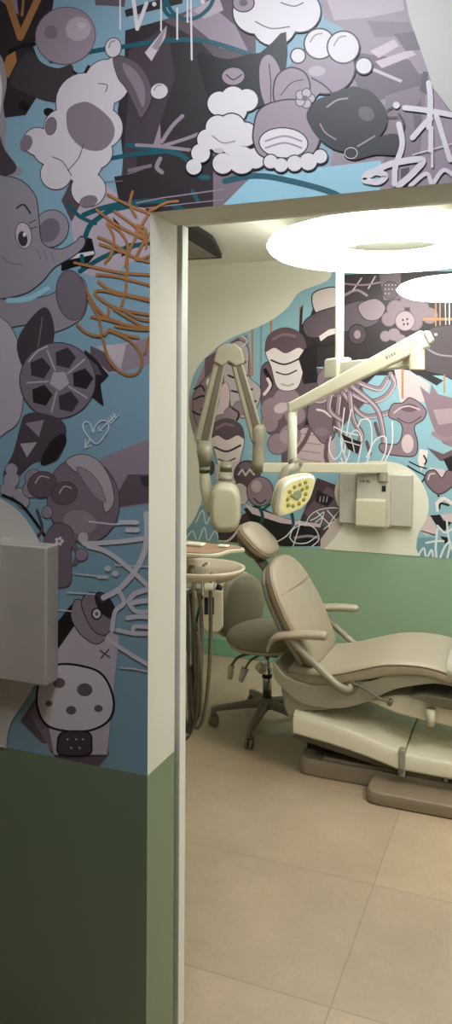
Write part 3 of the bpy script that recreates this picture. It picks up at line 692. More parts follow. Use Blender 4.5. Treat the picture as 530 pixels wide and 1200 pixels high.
# looping white tag in the middle
for q in ([(404, 478), (402, 496), (400, 520), (406, 540), (398, 542)], [(412, 480), (408, 500), (404, 530)], [(388, 512), (386, 526), (392, 538), (400, 530), (402, 510)], [(400, 536), (404, 544), (410, 530), (410, 512), (418, 504), (424, 516), (420, 542)], [(420, 500), (424, 492), (434, 494), (436, 520), (430, 544)], [(430, 536), (440, 516), (452, 512), (452, 530), (444, 546)], [(460, 494), (460, 520), (452, 540)], [(392, 500), (404, 506), (420, 510)]):
    l((232, 226, 228), 1.5, q)
p(fk2, [(400, 508), (412, 514), (424, 518), (420, 532), (408, 526)]); l(fw, 1.2, [(402, 516), (422, 522)], 0); l(fw, 1.2, [(412, 512), (416, 530)], 0)
# white field swept over the left and the white dome behind the wall unit
A.poly(WF, [(372, 300), (387, 326), (352, 342), (337, 361), (312, 379), (268, 398), (247, 414), (231, 432), (223, 456), (222, 486), (229, 515), (237, 540), (239, 562), (238, 582), (229, 606), (219, 620), (206, 630), (190, 650), (100, 650), (100, 290), (250, 280)], 5)
A.poly(WF, [(374, 650), (394, 628), (406, 604), (396, 592), (393, 572), (404, 552), (426, 542), (446, 540), (470, 544), (488, 556), (499, 574), (503, 592), (500, 608), (491, 624), (488, 642), (489, 670), (360, 670)], 5)
A.build('mural', wf, 'purple and blue graffiti mural with a heart balloon on the far wall')

# ------------------------------------------------------------------ ring pendant lights
RING = emit('warm white light diffuser', (246, 252, 250), 11)
def ring_light(cx, cy, cz, ro, ri, h, label, bar=False):
    t = empty('ring_pendant_light', (cx, cy, cz), label, 'ceiling light', 'ring pendant lights over the chair')
    pr = [(ri+0.004, h-0.012), (ri, h*.6), (ri+0.004, h*.3), (ri+0.02, h*.08), (ri+0.04, 0), (ro-0.07, 0), (ro-0.035, h*.08), (ro-0.012, h*.28), (ro, h*.55), (ro-0.01, h*.8), (ro-0.03, h*.95)]
    n = 96
    m = MB(); m.lathe([(r, z) for r, z in pr], (cx, cy, cz), n=n, caps=False); m.build('diffuser', RING, t)
    pr = [(ro-0.03, h*.95), (ro-0.05, h), (ri+0.02, h), (ri+0.004, h-0.012)]
    m = MB(); m.lathe(pr, (cx, cy, cz), n=n, caps=False); m.build('housing', WHITEP, t)
    if bar:
        MB().beam((cx-ri-0.01, cy, cz+h*0.6), (cx+ri+0.01, cy, cz+h*0.6), 0.012, 0.008).build('crossbar', WHITEP, t)
        MB().tube([(cx, cy, cz+h*0.6), (cx, cy, CEIL_Z)], 0.003, 8).build('stem', STEEL, t)
    else:
        for k in range(3):
            a = 2*pi*k/3+0.5; r = (ro+ri)/2
            MB().tube([(cx+r*math.cos(a), cy+r*math.sin(a), cz+h-0.01), (cx+r*math.cos(a), cy+r*math.sin(a), CEIL_Z)], 0.0015, 6).build('cable', STEEL, t)
    MB().lathe([(0.05, -0.02), (0.05, 0)], (cx, cy, CEIL_Z), n=24).build('ceiling_cap', WHITEP, t, bevel=0.004)
c1 = onD(459, 286, 3.85); ring_light(c1.x, c1.y, c1.z-0.05, 0.612, 0.262, 0.08, 'large glowing white ring lamp hanging just below the room ceiling')
c2 = onD(545, 338, 3.15); ring_light(c2.x, c2.y, c2.z-0.03, 0.268, 0.12, 0.055, 'smaller glowing ring lamp hanging lower, cut off by the frame', True)
# corridor lamp
cl_ = MB().box((0.05, -1.15, CCZ-0.03), (0.65, -0.55, CCZ)).build('ceiling_light', emit('corridor lamp diffuser', (240, 246, 255), 19), bevel=0.004)
tag(cl_, 'square flush lamp on the corridor ceiling', 'ceiling light')

pl_ = MB().box((1.5, 0.45, CEIL_Z-0.02), (2.1, 1.05, CEIL_Z)).build('ceiling_light', emit('room panel diffuser', (250, 251, 246), 34), bevel=0.004)
tag(pl_, 'square panel lamp on the room ceiling near the doorway', 'ceiling light')
# ------------------------------------------------------------------ ceiling vent
def vent():
    z = CEIL_Z-0.03
    P = [onZ(x, y, z) for x, y in ((200, 252), (219, 263), (249, 281.5), (253.5, 288), (260, 303), (200, 306))]
    t = empty('ceiling_vent', ((P[0]+P[4])/2+Vector((0, 0, 0.03))), 'black framed vent set in the room ceiling just past the doorway', 'vent')
    MB().prism(P, (0, 0, 0.029)).build('frame', mat('black vent frame', (14, 13, 12), 0.6), t, bevel=0.003, smooth=False)
    Q = [onZ(x, y, z) for x, y in ((204, 271), (221, 281.5), (253.5, 300.8), (204, 303.5))]
    MB().prism([q-Vector((0, 0, 0.004)) for q in Q], (0, 0, 0.004)).build('grille', mat('grey brown vent grille', (128, 120, 104), 0.6), t, smooth=False)
vent()

# ------------------------------------------------------------------ operating light on its ceiling pole
def operating_light():
    HUBD = 4.5; hub = onD(398, 432, HUBD); 
    t = empty('operating_light', (hub.x, hub.y, CEIL_Z), 'cream dental operating light on a jointed arm from the ceiling pole', 'lamp')
    MB().lathe([(0.09, -0.04), (0.09, 0)], (hub.x, hub.y, CEIL_Z), n=32).build('ceiling_flange', WHITEP, t, bevel=0.01)
    MB().lathe([(0.025, 0), (0.025, CEIL_Z-hub.z-0.02)], (hub.x, hub.y, hub.z), n=24).build('ceiling_pole', WHITEP, t)
    j = onD(489, 424, 3.7); j.z = hub.z+0.0
    d = (j-hub); d.z = 0; d.normalize()
    a = hub - d*0.11
    m = MB(); m.beam(a, hub+d*0.07, 0.1, 0.125); m.build('hub', CREAM, t, bevel=0.018)
    m = MB(); m.beam(hub+d*0.05, j, 0.06, 0.072, w1=0.055, h1=0.06); m.build('swivel_arm', CREAM, t, bevel=0.008)
    m = MB(); m.lathe([(0.036, -0.045), (0.036, 0.1)], j, n=24); m.build('elbow', CREAM, t, bevel=0.006)
    b0 = onD(493, 400, 3.7); b1 = onD(341, 478, 4.0)
    dd = (b0-b1).normalized()
    m = MB(); m.beam(b0+dd*0.03, b1, 0.062, 0.088, w1=0.045, h1=0.052); arm = m.build('spring_arm', CREAM, t, bevel=0.01)
    upv = Vector((0, 0, 1)); upv = (upv-dd*upv.dot(dd)).normalized(); sd = dd.cross(upv)
    if sd.dot(F_) > 0: sd = -sd
    m = MB()
    c = b1+(b0-b1)*0.8+sd*0.0305
    for k, (w, hh) in enumerate(((0.006, .014), (0.003, .018), (0.006, .01), (0.005, .013))):
        q = c - dd*0.024 + dd*0.014*k
        m.beam(q-dd*w/2, q+dd*w/2, 0.0015, hh, up=upv)
    m.build('lettering', GREYTXT, arm)
    m = MB(); m.beam(b0+dd*0.034, b0+dd*0.06, 0.05, 0.07, w1=0.035, h1=0.05); m.build('arm_end_cap', CREAM2, t, bevel=0.008)
    q0 = onD(343, 476, 4.0); q1 = onD(343, 541, 4.0); q1.x, q1.y = q0.x, q0.y
    m = MB(); m.lathe([(0.027, -0.03), (0.027, 0.02)], q0, n=20); m.build('arm_joint', CREAM, t, bevel=0.006)
    MB().tube([q0, q1], 0.024, 18).build('drop_tube', WHITEP, t)
    # crank bracket
    k1 = onD(350, 543, 3.97); k2 = onD(336, 548, 3.97); k3 = onD(322, 592, 3.93)
    m = MB(); m.tube([q1+Vector((0, 0, -0.0)), k1+Vector((0, 0, -.012))], [0.028, 0.03], 16); m.tube([k1+Vector((0, 0, -.012)), k2+Vector((0, 0, -.012)), k3], [0.028, 0.026, 0.024], 16)
    m.build('bracket', PLAST, t)
    # lamp head: rounded slab facing down, right and to the viewer
    hc = onD(347, 579, 3.86)
    nrm = (R_*0.56 - U_*0.22 - F_*0.80).normalized()
    ux = (R_ - nrm*R_.dot(nrm)).normalized(); uy = nrm.cross(ux)
    uy = -uy if uy.z < 0 else uy
    def O(s):
        pts = [(-26, -20), (-27, -8), (-20, 12), (-10, 19), (8, 20), (24, 18), (29, 12), (25, -2), (19, -13), (6, -21), (-10, -23), (-22, -23)]
        P = crom([Vector(q) for q in pts], 3, True); k = s*4/920*0.92
        return [(q.x*k, q.y*k) for q in P]
    def ring(s, w): return [hc + ux*a + uy*b + nrm*w for a, b in O(s)]
    m = MB(); m.rings([ring(0.55, -0.085), ring(0.8, -0.08), ring(0.96, -0.06), ring(1.04, -0.03), ring(1.04, -0.004), ring(1.0, 0.006), ring(0.93, 0.008)])
    head = m.build('lamp_head', WHITEP, t)
    m = MB(); m.rings([ring(0.9, 0.006), ring(0.88, 0.011)]); m.build('lens', mat('pale yellow lens', (232, 224, 160), 0.2), head)
    for (a, b) in ((-13, 7), (-5, 12), (4, 14), (13, 15), (-16, -2), (16, 7), (-15, -11), (14, -2), (-7, -14), (3, -13), (11, -9), (-9, 1), (8, 6)):
        kk = 4/920*0.86
        q = hc+ux*a*kk+uy*b*kk+nrm*0.011
        MB().lathe([(0.0115, 0), (0.0105, 0.004), (0.004, 0.0055)], q, nrm, n=6).build('led_reflector', bpy.data.materials.get('amber reflector') or mat('amber reflector', (158, 142, 62), 0.25), head)
    MB().lathe([(0.03, 0.008), (0.03, 0.014), (0.022, 0.016)], hc+ux*0.0, nrm, n=6).build('sensor_window', mat('grey green window', (150, 156, 130), 0.2), head)
    # ribs on the housing side
    m = MB()
    for s_, w_ in ((1.06, -0.012), (1.06, -0.026), (1.03, -0.042)):
        R = ring(s_, w_); m.tube(R+[R[0]], 0.0035, 6, cap=False)
    m.build('housing_rib', CREAM2, head)
operating_light()

# ------------------------------------------------------------------ wall x-ray units
def wall_unit(x0, label, arms, S=1.0):
    """x0 = centre of the control box on a wall plane; returns thing"""
    X, Yw, Zc = x0
    t = empty('dental_xray_machine', (X, Yw, Zc-0.19), label, 'x-ray machine', 'wall mounted dental x-ray machines')
    h = 0.155
    # wings
    for s in (-1, 1):
        lo, hi = (X+0.09*S, X+0.222*S) if s > 0 else (X-0.222*S, X-0.09*S)
        p = MB().box((lo, Yw-0.05*S, Zc-h*S), (hi, Yw, Zc+h*S)).build('side_panel', GREYP, t, bevel=0.006)
    b = MB().box((X-0.108*S, Yw-0.08*S, Zc-(h+.006)*S), (X+0.098*S, Yw, Zc+(h+.006)*S)).build('control_box', GREYP, t, bevel=0.008)
    prof = [(Yw-0.07*S, Zc+0.012*S), (Yw-0.112*S, Zc+0.0*S), (Yw-0.112*S, Zc-(h-.002)*S), (Yw-0.1*S, Zc-(h+.012)*S), (Yw-0.07*S, Zc-(h+.012)*S)]
    MB().rings([[Vector((X-0.106*S, y, z)) for y, z in prof], [Vector((X+0.075*S, y, z)) for y, z in prof]]).build('front_tray', CREAM2, t, bevel=0.006)
    MB().box((X+0.048*S, Yw-0.082*S, Zc+0.055*S), (X+0.072*S, Yw-0.078*S, Zc+0.09*S)).build('display', BLACKM, b)
    m = MB()
    for k, w in enumerate((0.008, 0.011, 0.006, 0.011, 0.008)):
        m.box((X-0.085*S+k*0.013*S, Yw-0.0812*S, Zc+0.105*S), (X-0.085*S+(k*0.013+w)*S, Yw-0.079*S, Zc+(0.117+0.004*(k%2))*S))
    m.build('lettering', GREYTXT, b, smooth=False)
    return t
def _sx(px): return onY(px, 585, FAR).x
wx = onY(439.5, 585.5, FAR-0.05)
ux_ = wall_unit((wx.x, FAR, wx.z), 'dental x-ray machine on the far wall, folded arm reaching left with its tube head', True)
def xray_arm(t, bx):
    z = onD(400, 548, 4.75).z
    a = Vector((bx+0.02, FAR-0.07, z-0.0)); b = onD(303, 548, 4.72); b.z = z
    # keep the right end where it is seen
    a2 = onY(449, 548, FAR-0.08); a2.z = z
    MB().lathe([(0.03, -0.02), (0.03, 0.03)], (a2.x, a2.y, z-0.06), n=20).build('wall_swivel', PLAST, t, bevel=0.004)
    dd = (a2-b).normalized()
    MB().beam(b, a2+dd*0.02, 0.055, 0.058).build('extension_arm', CREAM2, t, bevel=0.006)
    # elbow column
    k = onD(302, 520, 4.72); D = 4.72
    MB().lathe([(0.036, z-b.z-0.03), (0.04, 0.03), (0.036, 0.09), (0.034, 0.15), (0.044, 0.16), (0.046, 0.23), (0.03, 0.26)], (b.x, b.y, z), n=24).build('elbow_column', PLAST, t)
    top = onD(268, 411, D); s1 = onD(303, 517, D); e1 = onD(277, 424, D)
    s2 = onD(237, 518, D); e2 = onD(258, 424, D)
    fr = (-F_ + R_*0.2).normalized()
    MB().beam(s1, e1, 0.05, 0.088, up=R_, h1=0.07).build('upper_arm', PLAST, t, bevel=0.012)
    MB().beam(s2, e2, 0.05, 0.1, up=R_, h1=0.07).build('upper_arm', PLAST, t, bevel=0.012)
    off = -F_*0.026
    MB().beam(s1+off+R_*0.01, e1+off+R_*0.01, 0.008, 0.04, up=R_, h1=0.03).build('arm_inlay', HOSE, t, bevel=0.003)
    MB().beam(s2+off+R_*0.014, e2+off+R_*0.014, 0.008, 0.045, up=R_, h1=0.03).build('arm_inlay', HOSE, t, bevel=0.003)
    P = [onD(x, y, D) for x, y in ((250, 424), (254, 408), (262, 403), (276, 403), (284, 410), (287, 426), (276, 430), (268, 424), (260, 430))]
    MB().prism([q - F_*0.045 for q in P], F_*0.09).build('knuckle', PLAST, t, bevel=0.012)
    # lower joint and yoke
    j = onD(240, 522, D)
    m = MB(); m.tube([j+U_*0.03, j-U_*0.04, onD(240, 546, D)], [0.045, 0.048, 0.034], 18); m.build('lower_joint', PLAST, t)
    m = MB(); m.tube([onD(240, 546, D), onD(240, 554, D)], 0.033, 18); m.build('joint_band', mat('green grey band', (112, 116, 92), 0.4), t)
    m = MB(); m.tube([onD(240, 553, D), onD(241, 568, D), onD(246, 586, D-.02), onD(252, 600, D-.05)], [0.028, 0.036, 0.042, 0.05], 16, 5); m.build('yoke', CREAM2, t)
    # tube head
    hc = onD(264, 593, D-0.1)
    def rr(w, h, y, r=0.5):
        o = []
        for i in range(28):
            a_ = 2*pi*i/28; c_, s_ = math.cos(a_), math.sin(a_); pw = 0.62
            o.append(hc + R_*w*math.copysign(abs(c_)**pw, c_) + U_*h*math.copysign(abs(s_)**pw, s_)*(1-0.12*(s_ > 0)*abs(c_)) + F_*y)
        return o
    m = MB(); m.rings([rr(0.06, 0.1, -0.13), rr(0.078, 0.128, -0.122), rr(0.088, 0.142, -0.09), rr(0.092, 0.148, 0), rr(0.088, 0.14, 0.05), rr(0.07, 0.12, 0.075)])
    hd = m.build('tube_head', CREAM2, t)
    m = MB(); m.tube([hc+U_*0.13, onD(265, 553, D-0.1)], [0.042, 0.042], 20); m.tube([hc+U_*0.12, hc+U_*0.15], [0.06, 0.05], 20); m.build('collar', PLAST, t)
    m = MB(); m.tube([onD(265, 553, D-0.1), onD(265, 541, D-0.1)], 0.036, 20); m.build('head_socket', mat('olive plastic', (140, 134, 112), 0.4), t)
    m = MB(); m.tube([hc+F_*0.07, hc+F_*0.2], [0.045, 0.04], 20); m.build('aiming_cone', CREAM2, t)
xray_arm(ux_, wx.x)
# near wall unit: right wing edge seen at px 57..64
pr = onY(53, 720, -0.06)
nx = pr.x - 0.222*1.12
nz = onY(30, 721, -0.06).z
nu = wall_unit((nx, 0.0, nz), 'grey beige x-ray machine box on the near wall by the doorway, cut off', False, 1.12)

# ------------------------------------------------------------------ dental chair
def dental_chair():
    t = empty('dental_chair', (0.45, 1.95, 0), 'taupe reclining dental chair with armrests and cream base, under the ring lamps', 'dental chair')
    YN, YF, YC = 1.69, 2.21, 1.95
    # floor plates
    def plate(pts, z0, z1, ins, name, m_):
        P = crom([Vector(q) for q in pts], 1, True)
        c = sum(P, Vector((0, 0)))/len(P)
        def rg(k, z): return [Vector((c.x+(q.x-c.x)*k[0], c.y+(q.y-c.y)*k[1], z)) for q in P]
        m = MB(); m.rings([rg((0.995, .99), z0), rg((1, 1), z0+0.008), rg((1, 1), z1-0.02), rg((1-ins, 1-ins*1.6), z1)])
        return m.build(name, m_, t, bevel=0.006)
    def rrect(x0, y0, x1, y1, r):
        o = []
        for cx_, cy_, a0 in ((x1-r, y1-r, 0), (x0+r, y1-r, 90), (x0+r, y0+r, 180), (x1-r, y0+r, 270)):
            for k in range(5):
                a = math.radians(a0+k*22.5); o.append((cx_+r*math.cos(a), cy_+r*math.sin(a)))
        return o
    plate(rrect(-0.14, 1.71, 1.35, 2.2, 0.05), 0.0, 0.075, 0.015, 'base_plate', BASEM)
    MB().box((-0.02, 1.725, 0.07), (0.5, 1.78, 0.088)).build('base_ledge', BASEM, t, bevel=0.008)
    plate(rrect(0.2, 1.565, 1.35, 2.3, 0.05), 0.0, 0.052, 0.012, 'foot_plate', BASEM)
    MB().box((0.33, 1.569, 0.0), (1.2, 1.58, 0.012)).build('floor_gasket', BLACKM, t)
    # lift cover (rear) sloping down to the right, then the front cover
    def cover(x0, x1, zt0, zt1, h0, h1, name, yn=YN-0.01, yf=2.2):
        rs = []
        for i in range(7):
            f = i/6; x = x0+(x1-x0)*f; zt = zt0+(zt1-zt0)*f + 0.012*math.sin(pi*f); h = h0+(h1-h0)*f
            prof = [(yn+0.012, zt-h), (yn, zt-h+0.01), (yn, zt-0.03), (yn+0.01, zt-0.008), (yn+0.035, zt), (YC, zt+0.012), (yf-0.035, zt), (yf-0.01, zt-0.008), (yf, zt-0.03), (yf, zt-h+0.01), (yf-0.012, zt-h)]
            rs.append([Vector((x, y, z)) for y, z in prof])
        return MB().rings(rs).build(name, CREAM, t, bevel=0.004)
    cover(-0.145, 0.345, 0.285, 0.185, 0.1, 0.085, 'lift_cover')
    cover(0.35, 1.2, 0.185, 0.12, 0.08, 0.055, 'front_cover')
    MB().prism([(-0.15, YN+0.0, 0.17), (-0.09, YN, 0.16), (0.32, YN, 0.095), (0.34, YN, 0.11), (0.33, YN, 0.17), (-0.1, YN, 0.24)], (0, 0.5, 0)).build('lift_arm', DARKP, t)
    MB().prism([(-0.1, 1.76, 0.1), (0.33, 1.76, 0.095), (0.33, 1.76, 0.13), (-0.1, 1.76, 0.2)], (0, 0.38, 0)).build('dark_space_block', BLACKM, t)  # black block stands in for the dark space beneath the lift cover
    MB().lathe([(0.012, 0), (0.012, 0.01)], (0.335, YN-0.022, 0.11), (0, 1, 0), n=16).build('bolt', DARKP, t)
    MB().lathe([(0.008, 0), (0.008, 0.01)], (0.52, YN-0.02, 0.105), (0, 1, 0), n=16).build('bolt', DARKP, t)
    MB().box((0.325, YN-0.016, 0.085), (0.352, YN+0.02, 0.2)).build('cover_clip', PLAST, t, bevel=0.006)
    # neck from lift to seat
    MB().prism([(-0.22, YN+0.03, 0.38), (-0.2, YN+0.03, 0.28), (-0.15, YN+0.03, 0.18), (-0.12, YN+0.03, 0.17), (-0.1, YN+0.03, 0.28), (0.0, YN+0.03, 0.3), (0.1, YN+0.03, 0.34), (0.05, YN+0.03, 0.4)], (0, 0.44, 0)).build('seat_support', PLAST, t, bevel=0.015)
    # underseat side shell: curved crescent seen under the pad
    sh = [(-0.245, 0.49), (-0.2, 0.44), (-0.12, 0.415), (-0.02, 0.415), (0.12, 0.455), (0.2, 0.465), (0.3, 0.52), (0.42, 0.55), (0.56, 0.545), (0.7, 0.5), (0.68, 0.475), (0.5, 0.49), (0.42, 0.478), (0.3, 0.44), (0.2, 0.38), (0.1, 0.335), (0.0, 0.315), (-0.1, 0.32), (-0.17, 0.35), (-0.24, 0.42)]
    P = crom([Vector((a, b)) for a, b in sh], 3, True)
    MB().prism([(q.x, YN+0.012, q.y) for q in P], (0, 0.48, 0)).build('seat_shell', PLAST, t, bevel=0.014)
    # lower frame under leg rest (cream) and hinge
    MB().prism([(0.16, YN+0.06, 0.36), (0.3, YN+0.06, 0.4), (0.5, YN+0.06, 0.42), (0.9, YN+0.06, 0.36), (0.9, YN+0.06, 0.28), (0.5, YN+0.06, 0.3), (0.3, YN+0.06, 0.32)], (0, 0.4, 0)).build('leg_rest_frame', CREAM, t, bevel=0.015)
    MB().tube([(0.12, YN+0.005, 0.445), (0.17, YN+0.0, 0.435), (0.24, YN-0.0, 0.4), (0.28, YN, 0.388)], 0.005, 10, 4).build('shell_gap_line', DARKP, t)  # thin dark tube drawn in for the shaded gap along the shell
    MB().lathe([(0.012, 0), (0.012, 0.03)], (0.285, YN-0.012, 0.388), (0, 1, 0), n=16).build('hinge_knob', DARKP, t)
    MB().prism([(0.36, YN+0.02, 0.42), (0.42, YN+0.02, 0.435), (0.9, YN+0.02, 0.42), (0.9, YN+0.02, 0.38), (0.5, YN+0.02, 0.385)], (0, 0.44, 0)).build('leg_rest_gap_shade', DARKP, t, bevel=0.006)  # dark slab added for the shade in the gap under the leg rest
    MB().tube([(0.45, YN+0.04, 0.37), (0.45, YN+0.04, 0.3)], [0.022, 0.016], 14).build('bump_stop', CREAM2, t)
    # seat and leg cushion : loft along x
    prof = [(-0.2, 0.415, .055), (-0.19, 0.405, .09), (-0.1, 0.405, .10), (-0.02, 0.413, .10), (0.06, 0.432, .10), (0.146, 0.458, .105), (0.25, 0.492, .105), (0.349, 0.517, .10), (0.45, 0.52, .095), (0.54, 0.505, .09), (0.7, 0.45, .085), (0.9, 0.39, .08), (1.05, 0.355, .075), (1.1, 0.35, .06), (1.11, 0.352, .03)]
    rs = []; seam = []
    for i, (x, z, h) in enumerate([(a_, b_-.006, c_-.02-.012*(a_ > .3)) for a_, b_, c_ in prof]):
        ins = {0: .05, 1: .015}.get(i, 0) + max(0, i-9)*0.008
        hw = 0.262-ins
        if -0.2 < x < 0.1: hw -= 0.03*(1-(x+0.2)/0.3)
        R = []
        for (yy, zz) in ((-0.9, 0.0), (-0.99, .08), (-1.0, .25), (-1.0, .5), (-0.985, .66), (-0.93, .8), (-0.8, .9), (-0.5, .98), (0, 1.0), (0.5, .98), (0.8, .9), (0.93, .8), (0.985, .66), (1.0, .5), (1.0, .25), (0.99, .08), (0.9, 0), (0, 0)):
            R.append(Vector((x, YC+yy*hw, z+zz*h)))
        rs.append(R); seam.append(R[4]+Vector((0, -0.001, 0)))
    cu = MB().rings(rs).build('seat_cushion', LEATH, t, sub=2)
    MB().tube(seam[1:-1], 0.0035, 8, 4).build('piping', LEATH_T, cu)
    # clear foot cover
    rs = []
    for (x, z, h) in [(0.52, 0.505, .1), (0.7, 0.445, .094), (0.9, 0.385, .09), (1.05, 0.35, .084)]:
        rs.append([Vector((x, YC+yy*0.264, z-0.003+zz*h)) for yy, zz in ((-0.9, -0.02), (-1.0, .1), (-1.005, .5), (-0.98, .7), (-0.8, .93), (0, 1.03), (0.8, .93), (0.98, .7), (1.005, .5), (1.0, .1), (0.9, -.02))])
    MB().rings(rs, False, False).build('foot_cover', CLEARP, t, label='clear plastic foot cover')
    # backrest
    b0 = Vector((-0.095, YC, 0.46)); b1 = Vector((-0.335, YC, 0.905))
    up = (b1-b0).normalized(); L = (b1-b0).length; yv = Vector((0, 1, 0)); nr = up.cross(yv); nr = nr if nr.x > 0 else -nr
    oc = (b0+b1)/2
    def cushion(c, up, yv, nr, out, t_, dome, mt, name, parent, seam=True, back=0.0):
        P = crom([Vector(q) for q in out], 4, True); cc = sum(P, Vector((0, 0)))/len(P)
        def rg(s, w): return [c + yv*(cc.x+(q.x-cc.x)*s) + up*(cc.y+(q.y-cc.y)*s) + nr*w for q in P]
        lst = [(0.5, -back), (0.86, -back*0.3), (0.96, 0.0), (1.0, 0.012), (1.0, t_*0.55), (0.985, t_*0.85), (0.95, t_), (0.8, t_+dome*0.45), (0.6, t_+dome*0.75), (0.35, t_+dome*0.93), (0.12, t_+dome)]
        m = MB(); m.rings([rg(*q) for q in lst]); o = m.build(name, mt, parent)
        if seam:
            R = rg(1.003, t_*0.6); MB().tube(R+[R[0]], 0.0035, 8, cap=False).build('piping', LEATH_T, o)
        return o
    out = [(-0.17, -L/2), (-0.225, -L*0.34), (-0.256, -0.07), (-0.254, 0.05), (-0.225, 0.15), (-0.16, L*0.44), (-0.06, L*0.5), (0.06, L*0.5), (0.16, L*0.44), (0.225, 0.15), (0.254, 0.05), (0.256, -0.07), (0.225, -L*0.34), (0.17, -L/2)]
    br = cushion(oc, up, yv, nr, out, 0.05, 0.03, LEATH, 'backrest', t)
    # cross seam on the backrest
    S = []
    for k in range(13):
        f = -1+2*k/12; S.append(oc + yv*f*0.228 + up*(0.098+0.0*f) + nr*(0.05+0.0315*(1-abs(f)**2.2)+0.0005))
    MB().tube(S, 0.003, 8).build('cross_seam', LEATH_T, br)
    cushion(oc-nr*0.035, up, yv, nr, [(a*0.93, b*0.95) for a, b in out], 0.03, 0.0, PLAST, 'back_shell', t, False, 0.03)
    # headrest
    hcx = Vector((-0.425, YC, 0.98)); hup = Vector((-0.42, 0, 1)).normalized(); hup = Vector((-0.75, 0, 0.66)).normalized()
    hn = hup.cross(yv); hn = hn if hn.x > 0 else -hn
    ho = [(-0.075, -0.098), (-0.12, -0.06), (-0.128, 0.0), (-0.11, 0.07), (-0.06, 0.1), (0.0, 0.105), (0.06, 0.1), (0.11, 0.07), (0.128, 0.0), (0.12, -0.06), (0.075, -0.098), (0, -0.105)]
    cushion(hcx, hup, yv, hn, ho, 0.045, 0.03, LEATH, 'headrest', t)
    cushion(hcx-hn*0.024, hup, yv, hn, [(a*0.85, b*0.85) for a, b in ho], 0.02, 0.0, DARKP, 'headrest_shell', t, False, 0.03)
    MB().beam(b1-up*0.12-nr*0.03, hcx-hn*0.03, 0.09, 0.018, up=nr).build('headrest_bar', DARKP, t, bevel=0.005)
    # armrests: padded top + tube running down forward to the pivot
    for s, yy in ((-1, YN-0.0), (1, YF)):
        yo = s*0.02
        pts = [(-0.27, yy, 0.55), (-0.255, yy, 0.585), (-0.22, yy, 0.615), (-0.15, yy, 0.628), (-0.08, yy, 0.637), (-0.02, yy, 0.64), (0.01 if s < 0 else 0.035, yy, 0.642)]
        Pc = crom([Vector(q) for q in pts], 4); rs = []
        for i, q in enumerate(Pc):
            f = i/(len(Pc)-1); w = 0.026+0.014*math.sin(pi*min(1, f*1.1)); h = 0.018+0.002*f
            if i >= len(Pc)-3: k = (1, 0.8, 0.45)[i-len(Pc)+3]; w *= k; h *= k
            if i < 3: k = (0.7, 0.9, 1)[i]; w *= k
            rs.append([q + Vector((0, w*math.cos(a), h*math.sin(a))) for a in [2*pi*j/16 for j in range(16)]])
        MB().rings(rs).build('armrest', LEATH if s < 0 else PLAST, t)
        MB().tube([(-0.16, yy, 0.615), (-0.12, yy, 0.57), (-0.04, yy-s*0.0, 0.505), (0.03, yy, 0.45), (0.07, yy-0.0, 0.425), (0.105, yy, 0.42), (0.11, yy-s*0.02, 0.445)], 0.0165, 14, 5).build('armrest_tube', PLAST, t)
        MB().lathe([(0.03, 0), (0.03, 0.012), (0.022, 0.016)], (0.112, yy+(0.016 if s < 0 else -0.03), 0.43), (0, -1, 0), n=24).build('pivot', DARKP, t)
dental_chair()

